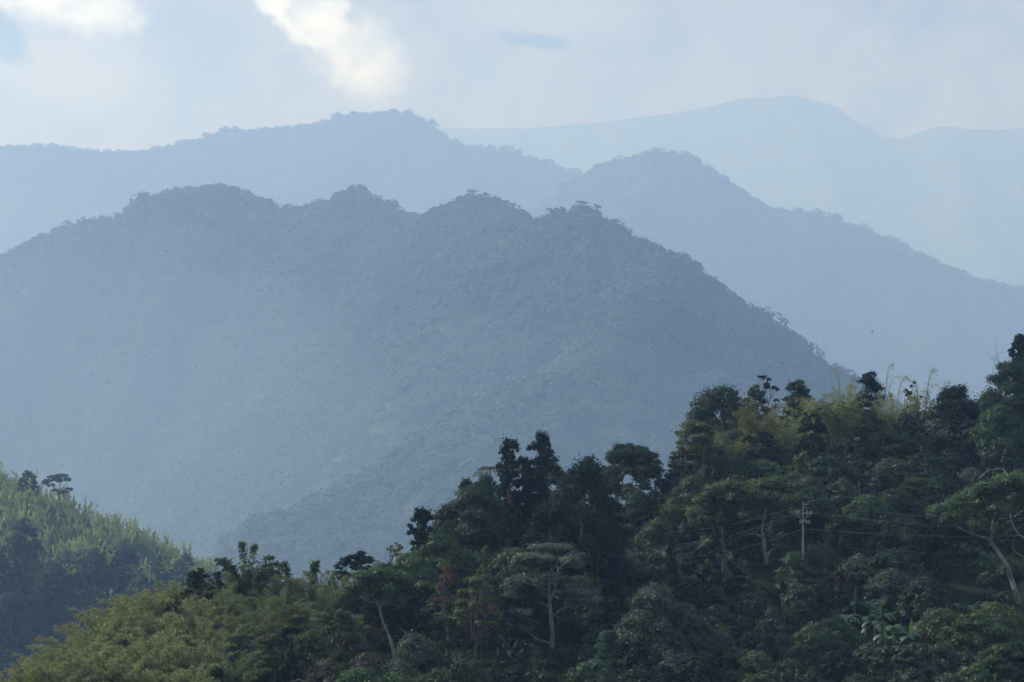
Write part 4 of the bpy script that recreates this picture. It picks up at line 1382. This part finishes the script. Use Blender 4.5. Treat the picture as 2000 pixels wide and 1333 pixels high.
LEFT = 470.0 * U
wire('top wire running left from the utility pole head', pw(1565, 985), P(1300, 1040, LEFT), 0.6)
wire('upper of the three wires sloping left from the upper crossarm', pw(1555, 1000), P(1280, 1068, LEFT), 0.7)
wire('middle of the three wires sloping left from the upper crossarm', pw(1560, 1001), P(1282, 1072, LEFT + 1), 0.7)
wire('lowest of the three wires sloping left from the upper crossarm', pw(1577, 1001), P(1284, 1077, LEFT + 2), 0.7)
wire('low wire running left from the middle of the utility pole', pw(1566, 1034), P(1290, 1095, LEFT), 0.6)
wire('top wire running right from the utility pole head', pw(1575, 985), P(2260, 1000, 500 * U), 1.1)
wire('faint middle wire running right from the upper crossarm', pw(1584, 1001), P(2260, 1020, 500 * U), 1.1)
wire('brightest lowest wire running right from the utility pole', pw(1570, 1033), P(2260, 1030, 500 * U), 0.9, 0.015)

# ------------------------------------------------------------------ birds


def bird(label, px, py, Yd, span, rot):
    g = Geo()
    s = span / 2
    g.tube([(-0.36 * s, 0, 0), (-0.2 * s, 0, 0.02 * s), (0.1 * s, 0, 0.0), (0.3 * s, 0, 0.02 * s), (0.42 * s, 0, 0.0)], [0.02 * s, 0.1 * s, 0.14 * s, 0.1 * s, 0.02 * s], 8)
    for sg in (-1, 1):
        V = np.array([(0.2 * s, 0, 0.05 * s), (-0.12 * s, 0, 0.05 * s), (-0.1 * s, sg * 0.5 * s, 0.28 * s), (0.16 * s, sg * 0.5 * s, 0.3 * s),
                      (-0.28 * s, sg * s, 0.12 * s), (-0.16 * s, sg * s, 0.14 * s)])
        V2 = V - np.array([0, 0, 0.03 * s])
        Q = np.array([(0, 1, 2, 3), (3, 2, 4, 5)])
        g.add(V, Q, np.full(6, 0.5)); g.add(V2, Q[:, ::-1], np.full(6, 0.5))
    V = np.array([(-0.3 * s, -0.04 * s, 0), (-0.3 * s, 0.04 * s, 0), (-0.68 * s, 0.14 * s, 0), (-0.68 * s, -0.14 * s, 0)])
    g.add(V, np.array([(0, 1, 2, 3)]), np.full(4, 0.5))
    V, Q, T = g.arrays()
    o = link('bird', mesh_from('bird', V, Q, T, (M['feather'],)), None, P(px, py, Yd), rot)
    tag(o, label, 'bird', 'birds in the air over the valley')


bird('dark swallow banking in the haze above the right hill', 1704, 648, 260, 0.36, (R(40), R(-15), R(25)))
bird('tiny distant bird right of the banking swallow', 1843, 630, 420, 0.3, (R(20), R(10), R(80)))

# ------------------------------------------------------------------ left hill: the few trees one can tell apart


def lh(x, y):
    return float(tz('left_hill', np.array([x]), np.array([y]))[0])


pad_tree('umbrella shaped tree standing on the skyline of the left hill', (116, 968),
         [([(116, 968), (114, 961)], 0.5, 0.4), ([(114, 962), (108, 955), (101, 947)], 0.3, 0.14), ([(114, 962), (117, 950), (120, 938)], 0.3, 0.12), ([(115, 962), (124, 952), (132, 942)], 0.28, 0.12), ([(115, 964), (124, 960), (134, 957)], 0.18, 0.1)],
         [(93, 941, 9, 4.5), (104, 933, 11, 4), (119, 930, 12, 4), (131, 937, 8, 4), (135, 956, 8, 3), (127, 961, 8, 3), (88, 944, 6, 3), (112, 938, 10, 4), (100, 948, 8, 3)],
         'dark', seed=21, leaf=0.34, Yd=1266, gnd=lh, short=None, dens=1.5)


def left_tree(kind, px, py, wpx, Yd, leafm, label, leaf=0.4, seed=None, dens=1.4, minh=3.0):
    q = P(px, py, Yd)
    gz = lh(q[0], Yd)
    rng = np.random.default_rng(int(px + py))
    h = max(q[2] - gz, minh)
    t, c = crown_of(kind, rng, wpx * K * Yd, h, leaf, dens)
    tm, cm = two_meshes(t, c, 'bark', leafm, 'stems' if kind == 'bush' else 'trunk')
    return put('tree', label, 'tree', [('stems' if kind == 'bush' else 'trunk', tm), ('crown', cm)], (q[0], Yd, q[2] - h))


left_tree('dome', 54, 921, 42, 1272, 'dark', 'dark domed tree behind the bamboo skyline of the left hill')
bare('thin dead trunk rising above the bamboo on the left hill', 'dead_tree', (167, 1030), [([(167, 1030), (167, 990), (166.5, 968)], 0.3, 0.08), ([(167, 990), (169, 978)], 0.09, 0.05), ([(167, 985), (165, 976)], 0.07, 0.04)], Yd=1240, bark='bark', gnd=lh, cat='tree')
left_tree('broad', 312, 1083, 16, 1225, 'dark', 'small dark tree at the lower right end of the left hill crest')
left_tree('open', 328, 1075, 20, 1222, 'mid', 'thin pale sapling right of the small dark crest tree')
left_tree('layer', 363, 1081, 40, 1216, 'grey', 'pale tiered tree at the right foot of the left hill')
left_tree('layer', 345, 1100, 44, 1210, 'grey', 'pale leafy crown left of the pale tiered foot tree')
left_tree('bush', 380, 1112, 44, 1206, 'dark', 'hazy dark bush between the pale tiered tree and the near crest')
for i, (px, py, wd, Yd, lab) in enumerate([
        (45, 1012, 70, 1175, 'large dim rounded tree near the left edge below the bamboo'),
        (100, 1100, 80, 1130, 'broad dim dome of leaves low on the left hill'),
        (185, 1070, 55, 1190, 'dim rounded crown under the dead trunk on the left hill'),
        (245, 1062, 55, 1215, 'dim leafy crown just under the sunny edge of the left hill'),
        (20, 1155, 90, 1080, 'dim leafy crown at the left edge low on the left hill')]):
    q = P(px, py, Yd)
    left_tree('broad', px, py, wd, Yd, 'dark', lab, leaf=0.36, minh=4.0)

# ------------------------------------------------------------------ repeats described from what they stand beside
USED = set()
WORDS = [('just left of', lambda dx, dy: dx < -25 and abs(dy) < 45), ('just right of', lambda dx, dy: dx > 25 and abs(dy) < 45),
         ('directly below', lambda dx, dy: abs(dx) <= 35 and dy > 25), ('directly above', lambda dx, dy: abs(dx) <= 35 and dy < -25),
         ('below and left of', lambda dx, dy: dx < -25 and dy >= 35), ('below and right of', lambda dx, dy: dx > 25 and dy >= 35),
         ('above and left of', lambda dx, dy: dx < -25 and dy <= -35), ('above and right of', lambda dx, dy: dx > 25 and dy <= -35)]


def describe(what, px, py):
    cand = sorted(LAND, key=lambda l: math.hypot(l[0] - px, l[1] - py))
    for lx, ly, nm in cand[:14]:
        for wd, test in WORDS:
            if test(px - lx, py - ly):
                lab = f'{what} {wd} {nm}'
                if lab not in USED and len(lab.split()) <= 16:
                    USED.add(lab)
                    return lab
    return f'{what} on the wooded slope'


for i, (px, py, young) in enumerate(bananas):
    loc, h, Y = top_place(px, py, 5.0)
    s = max(0.5, min(h, 6.0 * U)) / (BH * 0.92)
    what = ['banana plant with a bright upright young leaf', 'dark banana plant'][0 if young else 1]
    lab = describe(what, px, py + 20)
    tm, cm, ym = bvars[i % 6]
    put('banana_plant', lab, 'banana plant', [('stem', tm), ('leaves', cm)] + ([('young_leaf', ym)] if young else []), loc, i * 1.3, (s, s, s), 'banana plants on the right slope')
for i, (px, py) in enumerate(broad):
    loc, h, Y = top_place(px, py, 5.0)
    s = max(0.5, h) / (BH * 1.02)
    put('banana_plant', ['big leaved plant with drooping leaves left of two others on the right crest', 'big leaved pale plant in the middle of three on the right crest', 'big leaved plant nearest the pointed tree on the right crest'][i],
        'banana plant', [('stem', bvars[i][0]), ('leaves', bvars[i][1])], loc, i * 2.0, (s * 0.8, s * 0.8, s), 'big leaved plants on the right crest')

# bamboo of the left slope
bspots = [(18, 1308, 0), (58, 1300, 0), (95, 1288, 0), (128, 1268, 0), (152, 1246, 0), (188, 1224, 0), (214, 1198, 0), (250, 1166, 0), (285, 1160, 0), (318, 1152, 0),
          (360, 1150, 0), (430, 1138, 1), (470, 1125, 1), (515, 1118, 1), (555, 1128, 1), (595, 1130, 1), (628, 1122, 1), (660, 1130, 1)]
rngb = np.random.default_rng(5)
for row, (yo, x0, x1, st) in enumerate([(38, 60, 650, 62), (75, 110, 640, 66), (112, 170, 640, 70), (150, 230, 520, 72)]):
    sx = [b[0] for b in bspots[:18]]; sy = [b[1] for b in bspots[:18]]
    for px in np.arange(x0, x1, st):
        q = px + rngb.uniform(-14, 14)
        py = np.interp(q, sx, sy) + yo + rngb.uniform(-10, 10)
        if py < 1335 and not (460 < q < 600 and 1195 < py < 1290) and not (305 < q < 372 and 1160 < py < 1215):
            bspots.append((q, py, 1 if q > 400 else 0))
bprot = {}
for k in range(4):
    for cl, nm in ((0, 'bamboo'), (1, 'bambmid')):
        t, c = bamboo_geo(np.random.default_rng(300 + k * 2 + cl), 8.5, 8.0, culms=36, per=120, droop=0.4, leaf=(0.4, 0.055), tuftw=0.3, spread=1.2)
        bprot[(k, cl)] = two_meshes(t, c, 'culm', nm, 'culms', 'foliage')
first = {}
for i, (px, py, cl) in enumerate(bspots):
    loc, h, Y = top_place(px, py, 7.5)
    h = min(h, 11 * U)
    s = h / 8.0 * rngb.uniform(0.95, 1.08)
    lab = describe(['olive feathery bamboo clump', 'green feathery bamboo clump'][cl], px, py + 25)
    if lab.endswith('wooded slope'):
        lab = 'olive feathery bamboo clump on the left slope'
    key = (i % 4, cl)
    sc = (max(s, 0.75 * U) * rngb.uniform(0.9, 1.15),) * 2 + (s,)
    if i < 18:
        LAND.append((px, py + 10, f'bamboo clump number {i}')) if False else None
    if key not in first:
        first[key] = put('bamboo_clump', lab, 'bamboo', [('culms', bprot[key][0]), ('foliage', bprot[key][1])], loc, rngb.uniform(0, 6.28), sc, 'bamboo clumps on the left slope')
    else:
        dup(first[key], loc, rngb.uniform(0, 6.28), sc, lab, 'bamboo clumps on the left slope')

# filling trees of the slope
fprot = []
for k, (kind, W, H) in enumerate([('broad', 8.5, 7.5), ('bush', 7, 6), ('bush', 8, 7), ('layer', 8.5, 8), ('broad', 7.5, 8), ('dome', 6, 8), ('bush', 7, 7.5), ('open', 6.5, 7)]):
    t, c = crown_of(kind, np.random.default_rng(500 + k), W, H, 0.26, 1.5)
    tn = 'stems' if kind == 'bush' else 'trunk'
    V, Q, T = t.arrays(); tm = mesh_from(tn, V, Q, T, (M['bark'],), True)
    fprot.append((kind, W, H, tn, tm, c.arrays()))
fm = {}
rngf = np.random.default_rng(99)
KEEP = [(1440, 1560, 1035, 1110), (1860, 2000, 1020, 1185), (1555, 1585, 980, 1075), (1020, 1145, 1160, 1265), (930, 1015, 1230, 1320), (800, 865, 1185, 1255), (725, 780, 1160, 1300), (520, 550, 1230, 1280),
        (1650, 1900, 1145, 1245), (1655, 1690, 1035, 1072), (1655, 1690, 1110, 1140)]
fills = []
for py in np.arange(810, 1330, 38):
    for px in np.arange(700, 2010, 60):
        q = px + rngf.uniform(-20, 20) + (23 if int(py / 38) % 2 else 0); r = py + rngf.uniform(-13, 13)
        crest = np.interp(q, [700, 760, 860, 940, 1000, 1200, 1310, 1340, 1420, 1600, 1900, 2000], [1130, 1110, 1060, 1010, 960, 970, 930, 880, 830, 800, 800, 760])
        if r < crest + 8:
            continue
        if any(a - 18 < q < b + 18 and c - 6 < r < d + 12 for a, b, c, d in KEEP):
            continue
        fills.append((q, r))
sky_x = [860, 900, 960, 1040, 1100, 1190, 1240, 1300, 1340, 1400, 1480, 1600, 1760, 1860, 1930, 2000]
sky_y = [1010, 970, 945, 940, 925, 935, 960, 940, 880, 815, 785, 775, 780, 790, 780, 740]
for px in np.arange(1300, 2005, 36):
    fills.append((px + rngf.uniform(-12, 12), np.interp(px, sky_x, sky_y) + rngf.uniform(18, 36)))
print('fills', len(fills))
names = {'deep': 'very dark', 'dark': 'dark', 'mid': 'mid green', 'olive': 'dull olive', 'grey': 'dusty grey green', 'teal': 'blue green'}
kinds = {'broad': 'spreading tree', 'bush': 'bushy tree', 'layer': 'tiered tree', 'dome': 'rounded tree', 'open': 'thin tree'}
firstf = {}
for i, (px, py) in enumerate(fills):
    k = int(rngf.integers(0, len(fprot)))
    kind, W, H, tn, tm, ca = fprot[k]
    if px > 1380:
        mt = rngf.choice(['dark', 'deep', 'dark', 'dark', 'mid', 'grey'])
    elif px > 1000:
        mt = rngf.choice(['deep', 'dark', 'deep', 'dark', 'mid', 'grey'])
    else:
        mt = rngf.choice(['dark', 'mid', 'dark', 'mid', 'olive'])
    loc, h, Y = top_place(px, py, rngf.uniform(6, 8.5))
    s = min(h, 11 * U) / H
    sx = max(0.75 * U, min(1.2 * U, s)) * rngf.uniform(0.85, 1.15)
    lab = describe(f'{names[mt]} {kinds[kind]}', px, py + 25)
    gname = 'trees of the shaded right slope' if px > 1380 else ('trees of the dark middle slope' if px > 1000 else 'trees of the left middle slope')
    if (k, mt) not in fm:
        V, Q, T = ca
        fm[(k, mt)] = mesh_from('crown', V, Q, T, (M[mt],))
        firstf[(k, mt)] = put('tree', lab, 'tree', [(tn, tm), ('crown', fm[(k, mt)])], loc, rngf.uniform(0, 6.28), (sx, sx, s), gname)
    else:
        dup(firstf[(k, mt)], loc, rngf.uniform(0, 6.28), (sx, sx, s), lab, gname)

# low undergrowth on the near hillside (uncountable)
und = []
for sde in range(5):
    rr = np.random.default_rng(700 + sde)
    gg = Geo()
    for _ in range(5):
        gg.clump(rr, (rr.normal() * 0.35, rr.normal() * 0.35, 0.45), rr.uniform(0.3, 0.5), rr.uniform(0.25, 0.45), 44, 0.13, 0.4, 0.6, 0.4)
    und.append(gg.arrays())
n = 7600
x = rngf.uniform(-200, 190, n); y = rngf.uniform(245, 460, n)
ok = (np.abs(x / y) < 0.45) & (y < np.interp(x / (K * y) + 1000, _cpx, _cY) + 8) & (y > np.interp(x / (K * y) + 1000, _fpx, _fY) - 14)
x, y = x[ok], y[ok]
z = ground_near(x, y)
hh = rngf.uniform(1.0, 2.2, len(x))
o = instance_merge('undergrowth', und, np.stack([x, y, z - 0.2], 1), np.stack([hh * 1.2, hh], 1), rngf.uniform(0, 6.28, len(x)), rngf, M['dark'])
o['kind'] = 'stuff'
tag(o, 'low dark undergrowth between the trees of the near hillside', 'undergrowth')

# woods of the same hillside to both sides of the view
n = 1500
x = rngf.uniform(-200, 190, n); y = rngf.uniform(245, 455, n)
ok = (np.abs(x / y) > 0.165) & (np.abs(x / y) < 0.5) & (y < np.interp(x / (K * y) + 1000, _cpx, _cY) + 6) & (y > np.interp(x / (K * y) + 1000, _fpx, _fY) - 10)
x, y = x[ok], y[ok]
hh = rngf.uniform(4.5, 7.5, len(x))
o = instance_merge('hillside_forest', lh_protos, np.stack([x, y, ground_near(x, y) - hh * 0.2], 1), np.stack([hh * 1.1, hh], 1), rngf.uniform(0, 6.28, len(x)), rngf, M['dark'])
o['kind'] = 'stuff'
tag(o, 'dark woods of the near hillside going on past both edges', 'woods')

# ------------------------------------------------------------------ haze
def haze_box(x0, x1, y0, y1, z0, z1):
    V = [(x0, y0, z0), (x1, y0, z0), (x1, y1, z0), (x0, y1, z0), (x0, y0, z1), (x1, y0, z1), (x1, y1, z1), (x0, y1, z1)]
    Q = [(0, 3, 2, 1), (4, 5, 6, 7), (0, 1, 5, 4), (1, 2, 6, 5), (2, 3, 7, 6), (3, 0, 4, 7)]
    m = bpy.data.materials.new('haze_air')
    m.use_nodes = True
    t = NT(m.node_tree)
    pv_ = t.n('ShaderNodeVolumePrincipled')
    pv_.inputs['Color'].default_value = HAZE_COL
    pv_.inputs['Absorption Color'].default_value = (1, 1, 1, 1)
    pv_.inputs['Density'].default_value = HAZE_D
    pv_.inputs['Anisotropy'].default_value = HAZE_G
    out = t.n('ShaderNodeOutputMaterial')
    t.l(pv_.outputs[0], out.inputs['Volume'])
    me = mesh_from('haze', V, Q, None, (m,))
    o = link('haze', me)
    o['kind'] = 'stuff'
    return o


HAZE_COL, HAZE_D, HAZE_G = (0.40, 0.60, 1.0, 1), 1.33e-4, 0.45
haze_box(-7500, 7500, -250, 22200, VZ - 1.5, 2680)


# thin mist lying in the valley before the big mountain: a lens of pale air, tapering to nothing at its rim
def valley_mist(c, r, dens):
    nu, nv = 48, 12
    V, Q = [], []
    for j in range(nv + 1):
        e = math.pi / 2 * j / nv
        for i in range(nu):
            a = 2 * math.pi * i / nu
            V.append((c[0] + r[0] * math.cos(e) * math.cos(a), c[1] + r[1] * math.cos(e) * math.sin(a), c[2] + r[2] * math.sin(e)))
    for j in range(nv):
        for i in range(nu):
            k = (i + 1) % nu
            Q.append((j * nu + i, j * nu + k, (j + 1) * nu + k, (j + 1) * nu + i))
    b = len(V)
    V.append((c[0], c[1], c[2] - 0.5))
    for i in range(0, nu, 2):
        Q.append((b, (i + 2) % nu, i + 1, i))
    m = bpy.data.materials.new('mist_air')
    m.use_nodes = True
    t = NT(m.node_tree)
    p = t.n('ShaderNodeVolumePrincipled')
    p.inputs['Color'].default_value = (0.5, 0.72, 1.0, 1)
    p.inputs['Absorption Color'].default_value = (1, 1, 1, 1)
    p.inputs['Density'].default_value = dens
    p.inputs['Anisotropy'].default_value = 0.45
    o_ = t.n('ShaderNodeOutputMaterial')
    t.l(p.outputs[0], o_.inputs['Volume'])
    o = link('mist', mesh_from('mist', V, Q, None, (m,)))
    o['kind'] = 'stuff'


valley_mist((-420, 2950, VZ + 1.0), (880, 1400, 330), 0.4e-4)
valley_mist((-700, 4450, VZ + 0.6), (640, 1150, 560), 0.75e-4)
